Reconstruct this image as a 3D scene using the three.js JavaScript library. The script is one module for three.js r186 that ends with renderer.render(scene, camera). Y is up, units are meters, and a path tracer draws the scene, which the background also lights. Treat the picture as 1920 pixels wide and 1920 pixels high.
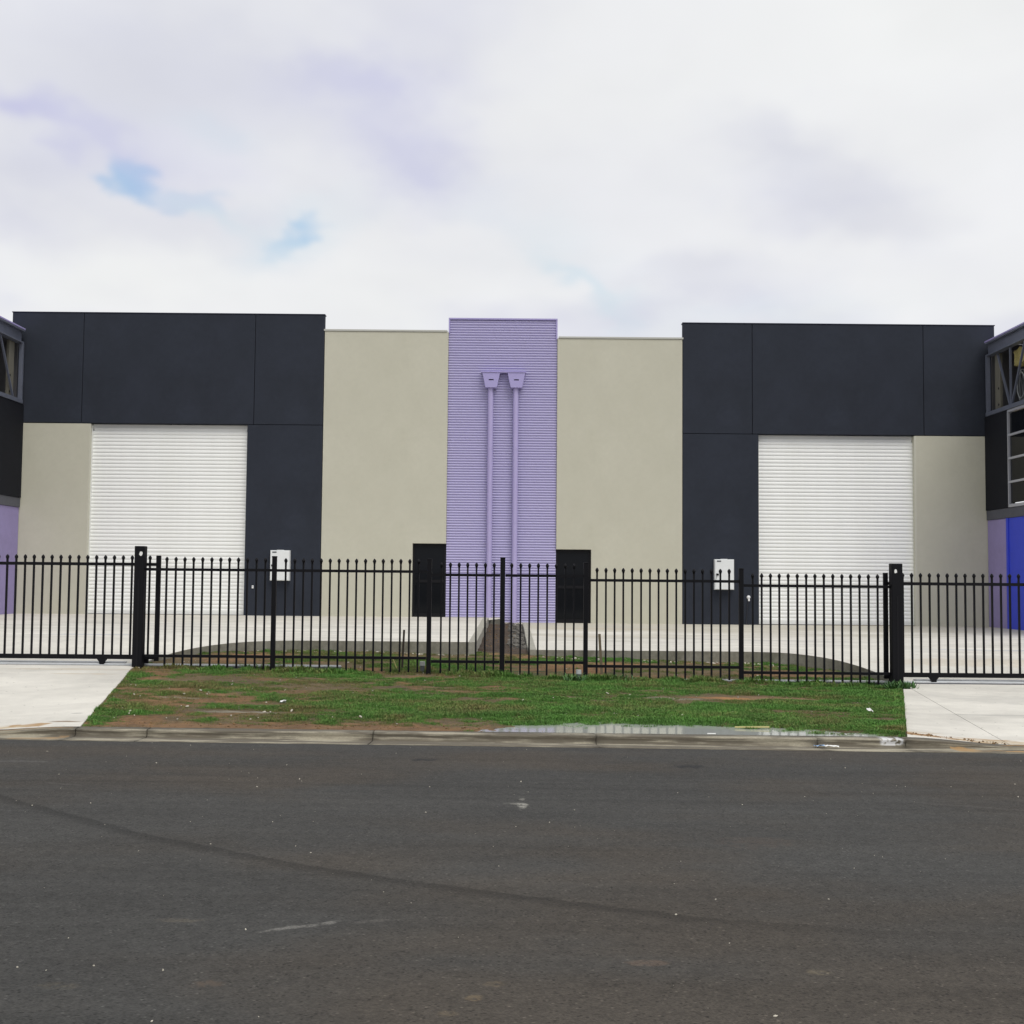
import * as THREE from 'three';
import { RoundedBoxGeometry } from 'three/addons/geometries/RoundedBoxGeometry.js';
import { mergeGeometries } from 'three/addons/utils/BufferGeometryUtils.js';

// ---------------------------------------------------------------- camera, renderer, sky, sun, exposure
const scene = new THREE.Scene();
const camera = new THREE.PerspectiveCamera(46.9, 1, 0.1, 900);
camera.position.set(0, 1.7, 0);
camera.rotation.set(Math.atan(125 / 2213), 0, 0.0087, 'YXZ');
const renderer = new THREE.WebGLRenderer({ antialias: true });
renderer.setSize(1024, 1024);
renderer.toneMapping = THREE.LinearToneMapping;
renderer.toneMappingExposure = 1.3;
renderer.shadowMap.enabled = true;
const EXPO = 1.3;

// ---- noise helpers (seeded, deterministic)
function rng(seed) { let s = seed >>> 0; return () => { s = (s + 0x6D2B79F5) | 0; let t = Math.imul(s ^ (s >>> 15), 1 | s); t = (t + Math.imul(t ^ (t >>> 7), 61 | t)) ^ t; return ((t ^ (t >>> 14)) >>> 0) / 4294967296; }; }
function h2(i, j, s) { let n = Math.imul(i, 374761393) ^ Math.imul(j, 668265263) ^ Math.imul(s, 1274126177); n = Math.imul(n ^ (n >>> 13), 1274126177); return ((n ^ (n >>> 16)) >>> 0) / 4294967296; }
function vn(x, y, s = 0) {
  const i = Math.floor(x), j = Math.floor(y); let u = x - i, v = y - j; u = u * u * (3 - 2 * u); v = v * v * (3 - 2 * v);
  const a = h2(i, j, s), b = h2(i + 1, j, s), c = h2(i, j + 1, s), d = h2(i + 1, j + 1, s);
  return a + (b - a) * u + (c - a) * v + (a - b - c + d) * u * v;
}
function fbm(x, y, o = 4, s = 0) { let a = 0.5, t = 0, n = 0; for (let k = 0; k < o; k++) { t += a * vn(x, y, s + k * 17); n += a; a *= 0.5; x = x * 2.03 + 11.3; y = y * 2.03 + 5.7; } return t / n; }
const clamp = (x, a = 0, b = 1) => Math.min(b, Math.max(a, x));
const sm = (a, b, x) => { const t = clamp((x - a) / (b - a)); return t * t * (3 - 2 * t); };
const mix = (a, b, t) => a + (b - a) * t;
const toS = (c) => 255 * (c <= 0.0031308 ? 12.92 * c : 1.055 * Math.pow(c, 1 / 2.4) - 0.055);
const SL = new Uint8Array(4097); for (let i = 0; i <= 4096; i++) SL[i] = Math.round(toS(i / 4096));
const s8 = (c) => SL[Math.round(clamp(c) * 4096)];

// ---- broken overcast sky: cloud sheet with a few thin gaps
{
  const W = 2048, H = 1024, data = new Float32Array(W * H * 4);
  // az, el (degrees), radii, tilt, kind: blue gap / thin blue / grey cloud base / bright cloud
  const F = [
    [-18.3, 18.0, 1.5, 0.7, -0.3, 'b', 1.0], [-16.2, 17.5, 1.7, 0.45, -0.25, 'b', 0.35], [-20, 22, 9, 4.5, 0, 'g', 0.5], [-17.5, 19.2, 4.5, 1.4, -0.2, 'v', 0.22], [-10.5, 16.4, 3.4, 1.3, 0.4, 't', 0.4], [-14.6, 16.7, 1.5, 0.35, -0.4, 't', 0.5],
    [-10.6, 16.2, 1.9, 0.65, 0.5, 'b', 0.6], [-12.0, 15.2, 2.2, 0.8, 0.5, 't', 0.5], [-14.9, 20.2, 2.2, 0.6, -0.1, 't', 0.35],
    [-22.7, 20.2, 2.2, 0.7, -0.2, 'v', 0.9], [-19.6, 19.0, 2.6, 0.7, -0.5, 'v', 0.5], [-23.5, 17.6, 3.2, 1.3, 0, 'g', 0.5],
    [-8.2, 23.0, 3.8, 1.2, 0, 'v', 0.75], [-5.4, 20.2, 3.6, 2.0, -0.6, 'v', 0.72], [-11, 21, 9, 2.5, -0.2, 'g', 0.4], [-4.9, 18.9, 1.3, 0.6, -0.3, 'v', 0.3], [-15, 24.0, 9, 3.5, 0, 'g', 0.45], [-14, 15.0, 6, 1.2, -0.3, 'g', 0.3],
    [13.4, 19.9, 3.4, 1.3, -0.25, 'g', 0.6], [16.6, 17.2, 4.2, 1.5, -0.5, 'g', 0.5], [9.0, 14.3, 5.5, 1.0, -0.05, 'g', 0.5], [5.0, 18.0, 8, 3, 0, 'g', 0.15],
    [2.6, 14.6, 2.4, 0.5, -0.4, 't', 0.6], [4.6, 13.5, 1.6, 0.5, -0.7, 't', 0.45], [1.0, 16.4, 4, 1.5, -0.4, 't', 0.2], [12, 12.5, 6, 0.9, 0, 't', 0.2],
    [-20, 13.6, 7, 1.6, 0, 'w', 0.9], [-8, 13.4, 6, 1.6, 0, 'w', 0.7], [19, 25, 9, 4, 0, 'w', 0.9], [7, 22.5, 5, 1.5, 0, 'w', 0.3],
  ];
  const R = rng(71);            // the same kinds of patches go on round the rest of the sky
  for (let k = 0; k < 90; k++) {
    const az = -180 + 360 * R(), el = 6 + 78 * Math.pow(R(), 1.3), q = R();
    if (Math.abs(az) < 31 && el < 31) continue;
    F.push([az, el, 2 + 6 * R(), 0.6 + 2.2 * R(), (R() - 0.5), q < 0.22 ? 'b' : q < 0.4 ? 't' : q < 0.75 ? 'g' : 'v', 0.3 + 0.5 * R()]);
  }
  const base = [0.848, 0.856, 0.875], kind = { b: [0.30, 0.54, 0.80], t: [0.62, 0.745, 0.83], g: [0.64, 0.655, 0.755], v: [0.565, 0.575, 0.79], w: [0.875, 0.885, 0.885] };
  const D = 180 / Math.PI;
  for (let j = 0; j < H; j++) {
    const el = ((j + 0.5) / H - 0.5) * 180;
    for (let i = 0; i < W; i++) {
      const ph = ((i + 0.5) / W - 0.5) * 2 * Math.PI;            // atan2(z, x)
      let az = ph * D + 90; if (az > 180) az -= 360;
      const y = Math.max(Math.sin(el / D), 0), c = Math.cos(el / D), px = c * Math.cos(ph) / (y + 0.22) * 1.3, pz = c * Math.sin(ph) / (y + 0.22) * 1.3;
      const n1 = fbm(px * 1.7 + 40, pz * 1.7 + 40, 5, 3), n2 = fbm(px * 4.2 + 9, pz * 4.2 + 77, 4, 9);
      let r = base[0], g = base[1], b = base[2];
      const d0 = (n1 - 0.5) * 0.9; 
      const k0 = sm(0.0, 0.26, d0) * 0.75; r = mix(r, 0.66, k0); g = mix(g, 0.672, k0); b = mix(b, 0.785, k0); { const bl = sm(0.45, 0.75, fbm(px * 2.6 + 140, pz * 2.6 + 20 + n2 * 0.8, 5, 13)) * 0.5; r = mix(r, 0.88, bl); g = mix(g, 0.885, bl); b = mix(b, 0.885, bl); }
      const wx = (fbm(az * 0.42 + 50, el * 0.8 + 50, 4, 21) - 0.5) * 3.4, wy = (fbm(az * 0.42 + 90, el * 0.8 + 10, 4, 33) - 0.5) * 2.2;
      for (const [fa, fe, rx, ry, t, kd, s] of F) {
        let da = az - fa; if (da > 180) da -= 360; if (da < -180) da += 360;
        const cc = Math.cos(Math.min(85, Math.max(el, 0)) / D);
        if (Math.abs(da * cc) > rx * 3 + 4 || Math.abs(el - fe) > (rx * Math.abs(Math.sin(t)) + ry) * 3 + 4) continue;
        da = da * cc + wx; const de = el - fe + wy, ct = Math.cos(t), st = Math.sin(t), u = (da * ct + de * st) / rx, v = (-da * st + de * ct) / ry, q = u * u + v * v;
        if (q > 6) continue;
        const w = s * (kd === 'b' ? sm(1.35, 0.1, q + (n2 - 0.5) * 1.3) : Math.exp(-q * 1.1)), K = kind[kd];
        r = mix(r, K[0], w); g = mix(g, K[1], w); b = mix(b, K[2], w);
      }
      const gr = 1 + (n2 - 0.5) * 0.09, o = (j * W + i) * 4, e = gr / EXPO;
      data[o] = r * e; data[o + 1] = g * e; data[o + 2] = b * e; data[o + 3] = 1;
    }
  }
  const sky = new THREE.DataTexture(data, W, H, THREE.RGBAFormat, THREE.FloatType);
  sky.mapping = THREE.EquirectangularReflectionMapping; sky.magFilter = THREE.LinearFilter; sky.minFilter = THREE.LinearFilter; sky.wrapS = THREE.RepeatWrapping; sky.needsUpdate = true;
  scene.background = sky; scene.environment = sky;
}
const sun = new THREE.DirectionalLight(new THREE.Color(1, 0.97, 0.92), 1.5);
sun.position.set(13, 44, 2); sun.target.position.set(0, 0, -22);
sun.castShadow = true; sun.shadow.radius = 60; sun.shadow.mapSize.set(2048, 2048);
Object.assign(sun.shadow.camera, { left: -34, right: 34, top: 34, bottom: -34, near: 1, far: 120 });
scene.add(sun, sun.target);

// ---------------------------------------------------------------- builders
const taken = new Map();
function numbered(name) { const k = taken.get(name) ?? 0; taken.set(name, k + 1); return k ? name + '_' + String(k).padStart(3, '0') : name; }
function shade(m) { m.castShadow = true; m.receiveShadow = true; return m; }
function thing(name, label, category, group, pos) { const o = new THREE.Group(); o.name = numbered(name); o.userData = { label, category }; if (group) o.userData.group = group; if (pos) o.position.set(...pos); scene.add(o); return o; }
function part(name, geo, mat, parent, pos) { const m = shade(new THREE.Mesh(geo, mat)); m.name = name; if (pos) m.position.set(...pos); parent.add(m); return m; }
function single(name, geo, mat, label, category, group) { const m = shade(new THREE.Mesh(geo, mat)); m.name = numbered(name); m.userData = { label, category }; if (group) m.userData.group = group; scene.add(m); return m; }
function struct(name, label, category, geo, mat) { const m = geo ? shade(new THREE.Mesh(geo, mat)) : new THREE.Group(); m.name = numbered(name); m.userData = { label, category, kind: 'structure' }; scene.add(m); return m; }
// uv in metres from the position, by the way each face points (world size of patterns stays real)
function muv(geo) {
  const g = geo.index ? geo.toNonIndexed() : geo, p = g.attributes.position, n = g.attributes.normal, uv = new Float32Array(p.count * 2);
  for (let i = 0; i < p.count; i++) {
    const ax = Math.abs(n.getX(i)), ay = Math.abs(n.getY(i)), az = Math.abs(n.getZ(i));
    let u, v; if (az >= ax && az >= ay) { u = p.getX(i); v = p.getY(i); } else if (ay >= ax) { u = p.getX(i); v = p.getZ(i); } else { u = p.getZ(i); v = p.getY(i); }
    uv[2 * i] = u; uv[2 * i + 1] = v;
  }
  g.setAttribute('uv', new THREE.BufferAttribute(uv, 2)); return g;
}
// box from corner to corner, its uv in metres of the place, edges eased by r
function bb(x0, x1, y0, y1, z0, z1, r = 0) {
  const w = x1 - x0, h = y1 - y0, d = z1 - z0;
  const g = r ? new RoundedBoxGeometry(w, h, d, 1, r) : new THREE.BoxGeometry(w, h, d);
  g.translate((x0 + x1) / 2, (y0 + y1) / 2, (z0 + z1) / 2); return muv(g);
}
// bar of square or round section between two points
function bar(a, b, w, d, round) {
  const A = new THREE.Vector3(...a), B = new THREE.Vector3(...b), L = A.distanceTo(B);
  const g = round ? new THREE.CylinderGeometry(w / 2, w / 2, L, 12) : new THREE.BoxGeometry(w, L, d ?? w);
  g.applyQuaternion(new THREE.Quaternion().setFromUnitVectors(new THREE.Vector3(0, 1, 0), B.clone().sub(A).normalize()));
  g.translate(...A.add(B).multiplyScalar(0.5).toArray()); return g;
}
// a profile in (z, y) run along x
function runX(pts, x0, x1, closed, nx = 1) {
  const pos = [], nrm = [], uv = [], idx = [], n = pts.length; let run = 0;
  const segs = closed ? n : n - 1;
  for (let k = 0; k < segs; k++) {
    const a = pts[k], b = pts[(k + 1) % n], dz = b[0] - a[0], dy = b[1] - a[1], L = Math.hypot(dz, dy) || 1e-6, b0 = pos.length / 3;
    for (let i = 0; i <= nx; i++) { const x = mix(x0, x1, i / nx); for (const [q, rr] of [[a, run], [b, run + L]]) { pos.push(x, q[1], q[0]); nrm.push(0, -dz / L, dy / L); uv.push(x, q[1]); } }
    for (let i = 0; i < nx; i++) { const o = b0 + 2 * i; idx.push(o, o + 2, o + 1, o + 1, o + 2, o + 3); }
    run += L;
  }
  const g = new THREE.BufferGeometry();
  g.setAttribute('position', new THREE.Float32BufferAttribute(pos, 3)); g.setAttribute('normal', new THREE.Float32BufferAttribute(nrm, 3)); g.setAttribute('uv', new THREE.Float32BufferAttribute(uv, 2)); g.setIndex(idx);
  return g;
}
// sheet y = f(x, z): rows in z, each row from xa(z) to xb(z); uv = world x, z through (ox, oz, sx, sz)
function sheet(zs, nx, xa, xb, f, U) {
  const pos = [], uv = [], idx = [];
  zs.forEach((z) => { for (let i = 0; i <= nx; i++) { const x = mix(xa(z), xb(z), i / nx); pos.push(x, f(x, z), z); uv.push((x - U[0]) / U[2], (z - U[1]) / U[3]); } });
  for (let j = 0; j < zs.length - 1; j++) for (let i = 0; i < nx; i++) { const a = j * (nx + 1) + i, b = a + nx + 1; idx.push(a, a + 1, b, b, a + 1, b + 1); }
  const g = new THREE.BufferGeometry(); g.setAttribute('position', new THREE.Float32BufferAttribute(pos, 3)); g.setAttribute('uv', new THREE.Float32BufferAttribute(uv, 2));
  // wind so that it faces up
  const fl = zs[zs.length - 1] < zs[0]; if (!fl) for (let k = 0; k < idx.length; k += 3) [idx[k + 1], idx[k + 2]] = [idx[k + 2], idx[k + 1]];
  g.setIndex(idx); g.computeVertexNormals(); return g;
}
// vertical skirt under an edge line
function skirt(line, depth, U) {
  const pos = [], uv = [], idx = []; let s = 0;
  line.forEach(([x, y, z], k) => { if (k) s += Math.hypot(x - line[k - 1][0], z - line[k - 1][2]); pos.push(x, y, z, x, y - depth, z); const u0 = (x - U[0]) / U[2], v0 = (z - U[1]) / U[3]; uv.push(u0, v0, u0, v0 + depth / U[3]); });
  for (let k = 0; k < line.length - 1; k++) { const o = 2 * k; idx.push(o, o + 1, o + 2, o + 1, o + 3, o + 2); }
  const g = new THREE.BufferGeometry(); g.setAttribute('position', new THREE.Float32BufferAttribute(pos, 3)); g.setAttribute('uv', new THREE.Float32BufferAttribute(uv, 2)); g.setIndex(idx); g.computeVertexNormals(); return g;
}
const lin = (a, b, n) => Array.from({ length: n + 1 }, (_, i) => mix(a, b, i / n));
function tex(W, H, f, colour = true, wrap = THREE.RepeatWrapping) {
  const d = new Uint8Array(W * H * 4);
  for (let j = 0; j < H; j++) for (let i = 0; i < W; i++) { const c = f((i + 0.5) / W, (j + 0.5) / H, i, j), o = (j * W + i) * 4; if (colour) { d[o] = s8(c[0]); d[o + 1] = s8(c[1]); d[o + 2] = s8(c[2]); } else d[o] = d[o + 1] = d[o + 2] = 255 * clamp(c); d[o + 3] = 255; }
  const t = new THREE.DataTexture(d, W, H, THREE.RGBAFormat); t.magFilter = THREE.LinearFilter; t.minFilter = THREE.LinearMipmapLinearFilter; t.generateMipmaps = true;
  t.wrapS = t.wrapT = wrap; if (colour) t.colorSpace = THREE.SRGBColorSpace; t.needsUpdate = true; return t;
}
// tile-able noise by blending at the border
const tile = (f) => (u, v) => { const a = sm(0, 1, u), b = sm(0, 1, v); const q = (x, y) => f(x, y); return mix(mix(q(u, v), q(u - 1, v), a), mix(q(u, v - 1), q(u - 1, v - 1), a), b); };

// ---------------------------------------------------------------- materials
const grainTile = tex(512, 512, (u, v, i, j) => 0.5 * h2(i, j, 5) + 0.5 * tile((x, y) => fbm(x * 40 + 90, y * 40 + 90, 3, 8))(u, v), false);
const mottle = (c, amt, seed, size, streak = 1) => { const t = tex(512, 512, (u, v, i, j) => { const n = tile((x, y) => fbm(x * 6 + 30, y * 6 * streak + 30, 5, seed))(u, v), m = tile((x, y) => fbm(x * 30 + 30, y * 30 * streak + 30, 3, seed + 40))(u, v); const k = 1 + (n - 0.5) * amt + (m - 0.5) * amt * 0.6 + (h2(i, j, seed) - 0.5) * amt * 0.35; return [c[0] * k, c[1] * k, c[2] * k * (1 + (n - 0.5) * amt * 0.2)]; }); t.repeat.set(1 / size, 1 / size); return t; };
const rep = (t, size) => { const c = t.clone(); c.repeat.set(1 / size, 1 / size); c.needsUpdate = true; return c; };
const std = (o) => new THREE.MeshStandardMaterial({ side: THREE.DoubleSide, ...o });
const matt = (o, k = 0.25) => new THREE.MeshPhysicalMaterial({ side: THREE.DoubleSide, specularIntensity: k, ...o });
const rgb = (r, g, b) => new THREE.Color().setRGB(r, g, b);
const M = {};
M.cream = std({ map: mottle([0.515, 0.502, 0.41], 0.10, 11, 2.7), roughness: 0.92, bumpMap: rep(grainTile, 0.6), bumpScale: 0.004 });
M.creamEdge = std({ color: rgb(0.55, 0.54, 0.45), roughness: 0.8 });
M.dark = matt({ map: mottle([0.0305, 0.0352, 0.0475], 0.26, 23, 3.1), roughness: 0.85, bumpMap: rep(grainTile, 0.6), bumpScale: 0.004 });
M.wingDark = matt({ map: mottle([0.0125, 0.0135, 0.018], 0.3, 29, 2.6), roughness: 0.8 });
M.darkCap = matt({ color: rgb(0.024, 0.026, 0.045), roughness: 0.5 });
M.capping = std({ color: rgb(0.46, 0.46, 0.42), roughness: 0.5, metalness: 0.1 });
M.lilac = std({ color: rgb(0.50, 0.47, 0.69), roughness: 0.42 });
M.lilacPipe = std({ map: mottle([0.40, 0.355, 0.60], 0.12, 37, 1.3), roughness: 0.45 });
M.lilacTrim = std({ color: rgb(0.36, 0.32, 0.58), roughness: 0.45 });
M.roller = std({ map: mottle([0.84, 0.85, 0.825], 0.06, 41, 2.0, 0.3), roughness: 0.5 });
M.rollerGuide = std({ color: rgb(0.72, 0.73, 0.71), roughness: 0.5 });
M.black = matt({ color: rgb(0.010, 0.010, 0.012), roughness: 0.55 });
M.fence = matt({ color: rgb(0.0065, 0.0065, 0.0085), roughness: 0.55 });
M.tint = new THREE.MeshPhysicalMaterial({ color: rgb(0.006, 0.007, 0.009), roughness: 0.08, ior: 1.5, specularIntensity: 0.25 });
M.white = std({ map: mottle([0.74, 0.76, 0.76], 0.05, 43, 0.8), roughness: 0.45 });
M.whitePlastic = std({ color: rgb(0.78, 0.78, 0.78), roughness: 0.5 });
M.plate = std({ color: rgb(0.10, 0.11, 0.12), roughness: 0.5 });
M.steel = std({ map: mottle([0.15, 0.165, 0.215], 0.35, 51, 1.2), roughness: 0.5, metalness: 0.3 });
M.alu = std({ color: rgb(0.46, 0.47, 0.52), roughness: 0.4, metalness: 0.4 });
M.upstand = std({ map: mottle([0.40, 0.385, 0.33], 0.8, 95, 1.1), roughness: 1, bumpMap: rep(grainTile, 0.3), bumpScale: 0.012 });
M.slabEdge = std({ map: mottle([0.27, 0.258, 0.21], 0.9, 91, 1.6), roughness: 1, bumpMap: rep(grainTile, 0.3), bumpScale: 0.012 });
M.galv = std({ map: mottle([0.56, 0.575, 0.58], 0.3, 57, 0.5), roughness: 0.55, metalness: 0.25 });
M.purple = std({ map: mottle([0.29, 0.245, 0.46], 0.18, 61, 2.2), roughness: 0.85, bumpMap: rep(grainTile, 0.6), bumpScale: 0.004 });
M.blue = std({ map: mottle([0.028, 0.055, 0.60], 0.12, 63, 1.9), roughness: 0.5 });
M.slate = std({ map: mottle([0.085, 0.088, 0.105], 0.3, 67, 1.7), roughness: 0.9 });
M.inside = std({ color: rgb(0.11, 0.11, 0.115), roughness: 0.9 });
M.plank = std({ map: mottle([0.145, 0.138, 0.112], 0.45, 71, 0.9, 0.25), roughness: 0.9 });
M.batt = std({ map: mottle([0.36, 0.31, 0.12], 0.6, 73, 0.35), roughness: 1 });
M.cable = std({ color: rgb(0.13, 0.14, 0.145), roughness: 0.6 });
M.cord = std({ color: rgb(0.03, 0.03, 0.035), roughness: 0.6 });
M.timber = std({ map: mottle([0.19, 0.155, 0.10], 0.5, 79, 0.5, 0.2), roughness: 0.9 });
M.timberDark = std({ map: mottle([0.045, 0.036, 0.028], 0.5, 83, 0.5, 0.2), roughness: 0.9 });
M.yellow = std({ color: rgb(0.52, 0.47, 0.20), roughness: 0.7 });
M.pvc = std({ color: rgb(0.40, 0.42, 0.42), roughness: 0.5 });
M.paper = std({ color: rgb(0.74, 0.74, 0.72), roughness: 0.9 });
M.blueFoil = std({ color: rgb(0.25, 0.40, 0.62), roughness: 0.4 });

// ---------------------------------------------------------------- ground heights
const kt = (x) => 0.074 - 0.004 * x;                                   // kerb top
const roadY = (x) => -0.005 * clamp(x, -18, 18);
const hF = (x) => 0.195 - 0.0165 * x, hB = (x) => 0.355 - 0.022 * x;
const WATER = 0.056;
function nomY(x, z) {
  const a = kt(x) - 0.006, b = hF(x), c = hB(x);
  if (z > -18.2) return mix(a, b, clamp((-12.6 - z) / 5.6)); if (z > -20.9) return mix(b, c, (-18.2 - z) / 2.7);
  return c + (-20.9 - z) * 0.006;
}
function vergeY(x, z) {
  let y = nomY(x, z) + (fbm(x * 0.9 + 7, z * 0.9 + 7, 3, 101) - 0.5) * 0.05 * sm(-12.6, -13.6, z) + (fbm(x * 4 + 7, z * 4 + 7, 3, 103) - 0.5) * 0.034 + (vn(x * 14, z * 14, 105) - 0.5) * 0.008;
  const bz = -13.06 - 0.14 * (x - 1.4) * -0.6 + 0.05 * Math.sin(x * 2.3), u = (x - 1.40) / 1.72, v = (z - bz) / (0.62 - 0.10 * (x - 1.4)), q = Math.pow(Math.abs(u), 3.2) + v * v;
  y -= 0.062 * Math.exp(-q * 0.95) - (fbm(x * 3.1 + 17, z * 8 + 3, 3, 109) - 0.5) * 0.05 * Math.exp(-q);
  const g = sm(-0.75, -0.55, x) * sm(0.45, 0.25, x) * sm(-20.6, -21.4, z);      // the dirt strip between the two slabs
  y += g * ((fbm(x * 5, z * 5, 3, 107) - 0.45) * 0.10 + 0.02);
  return Math.min(y, nomY(x, z) + 0.04 + g * 0.1);
}
// grass cover 0..1 with the bare patches where the photograph has them
const bare = [[-2.2, -12.76, 2.4, 0.24, 1.0], [0.35, -12.82, 0.75, 0.20, 0.8], [2.78, -16.05, 0.60, 0.26, 1.5], [3.6, -16.15, 0.75, 0.28, 0.9], [2.2, -15.7, 0.5, 0.2, 0.5], [-2.65, -16.3, 0.8, 0.4, 0.75], [-4.3, -16.9, 0.9, 0.4, 0.6], [-1.2, -16.4, 0.7, 0.3, 0.6],
  [-3.15, -13.9, 0.55, 0.16, 1.4], [-4.2, -14.6, 0.9, 0.3, 0.5], [4.0, -14.5, 0.8, 0.3, 0.55], [3.9, -13.1, 0.6, 0.22, 0.6], [-0.6, -13.3, 0.4, 0.15, 0.5], [-3.9, -13.2, 0.5, 0.3, 0.6], [-1.55, -17.9, 0.45, 0.35, 0.9], [4.3, -17.7, 0.5, 0.2, 0.5], [-3.0, -17.4, 0.4, 0.2, 0.5],
  [-4.9, -19.2, 0.9, 0.6, 1], [-3.0, -18.9, 0.6, 0.35, 0.9], [1.6, -19.6, 1.6, 0.6, 0.9], [4.6, -19.3, 1.0, 0.5, 0.8], [-1.2, -20.3, 0.7, 0.3, 0.7], [2.9, -18.6, 0.7, 0.3, 0.7], [-0.15, -25.2, 0.8, 2.6, 2], [-0.15, -29.5, 0.8, 4, 2]];
const lush = [[0.3, -14.6, 1.9, 0.6, 0.55], [2.5, -14.3, 1.6, 0.6, 0.4], [-0.9, -13.9, 1.0, 0.4, 0.35], [-2.0, -14.7, 1.2, 0.3, 0.3], [4.9, -16.6, 1.2, 0.5, 0.5], [1.2, -17.5, 2.2, 0.5, 0.4], [-3.3, -17.8, 1.0, 0.25, 0.4], [-4.4, -16.2, 0.6, 0.3, 0.4], [3.2, -13.6, 1.2, 0.35, 0.3], [-1.8, -19.6, 1.7, 0.6, 0.4], [0, -20.2, 0.9, 0.5, 0.4], [5.0, -18.7, 1.2, 0.35, 0.4], [3.9, -15.2, 1.0, 0.35, 0.3]];
function cover(x, z) {
  let g = 0.585 + (fbm(x * 1.1 + 3, z * 1.9 + 3, 4, 111) - 0.5) * 1.0 + (fbm(x * 4.5 + 3, z * 8 + 3, 4, 113) - 0.5) * 1.7 - 0.04 * sm(-1, -4, x) + 0.12 * sm(0, 2, x) * sm(-17.8, -16, z);
  for (const [a, b, p, q, s] of bare) { const u = (x - a) / p, v = (z - b) / q; g -= (z > -18 && s < 0.8 ? 0.7 * s : s) * Math.exp(-(u * u + v * v) * 1.1); }
  for (const [a, b, p, q, s] of lush) { const u = (x - a) / p, v = (z - b) / q; g += s * Math.exp(-(u * u + v * v)); }
  return clamp(g);
}
const edgeL = (z) => mix(-5.76, -4.56, clamp((z + 18.05) / 5.42)), edgeR = (z) => mix(5.95, 4.14, clamp((z + 18.0) / 5.6));

// ---------------------------------------------------------------- setting: ground, road, kerb, concrete, verge, water
const groundTex = mottle([0.13, 0.10, 0.06], 0.5, 121, 9);
{ const g = new THREE.PlaneGeometry(800, 800).rotateX(-Math.PI / 2).translate(0, -0.16, 0); struct('ground', 'bare brown earth stretching out beyond the road and buildings', 'ground', muv(g), std({ map: groundTex, roughness: 1 })); }

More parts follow.
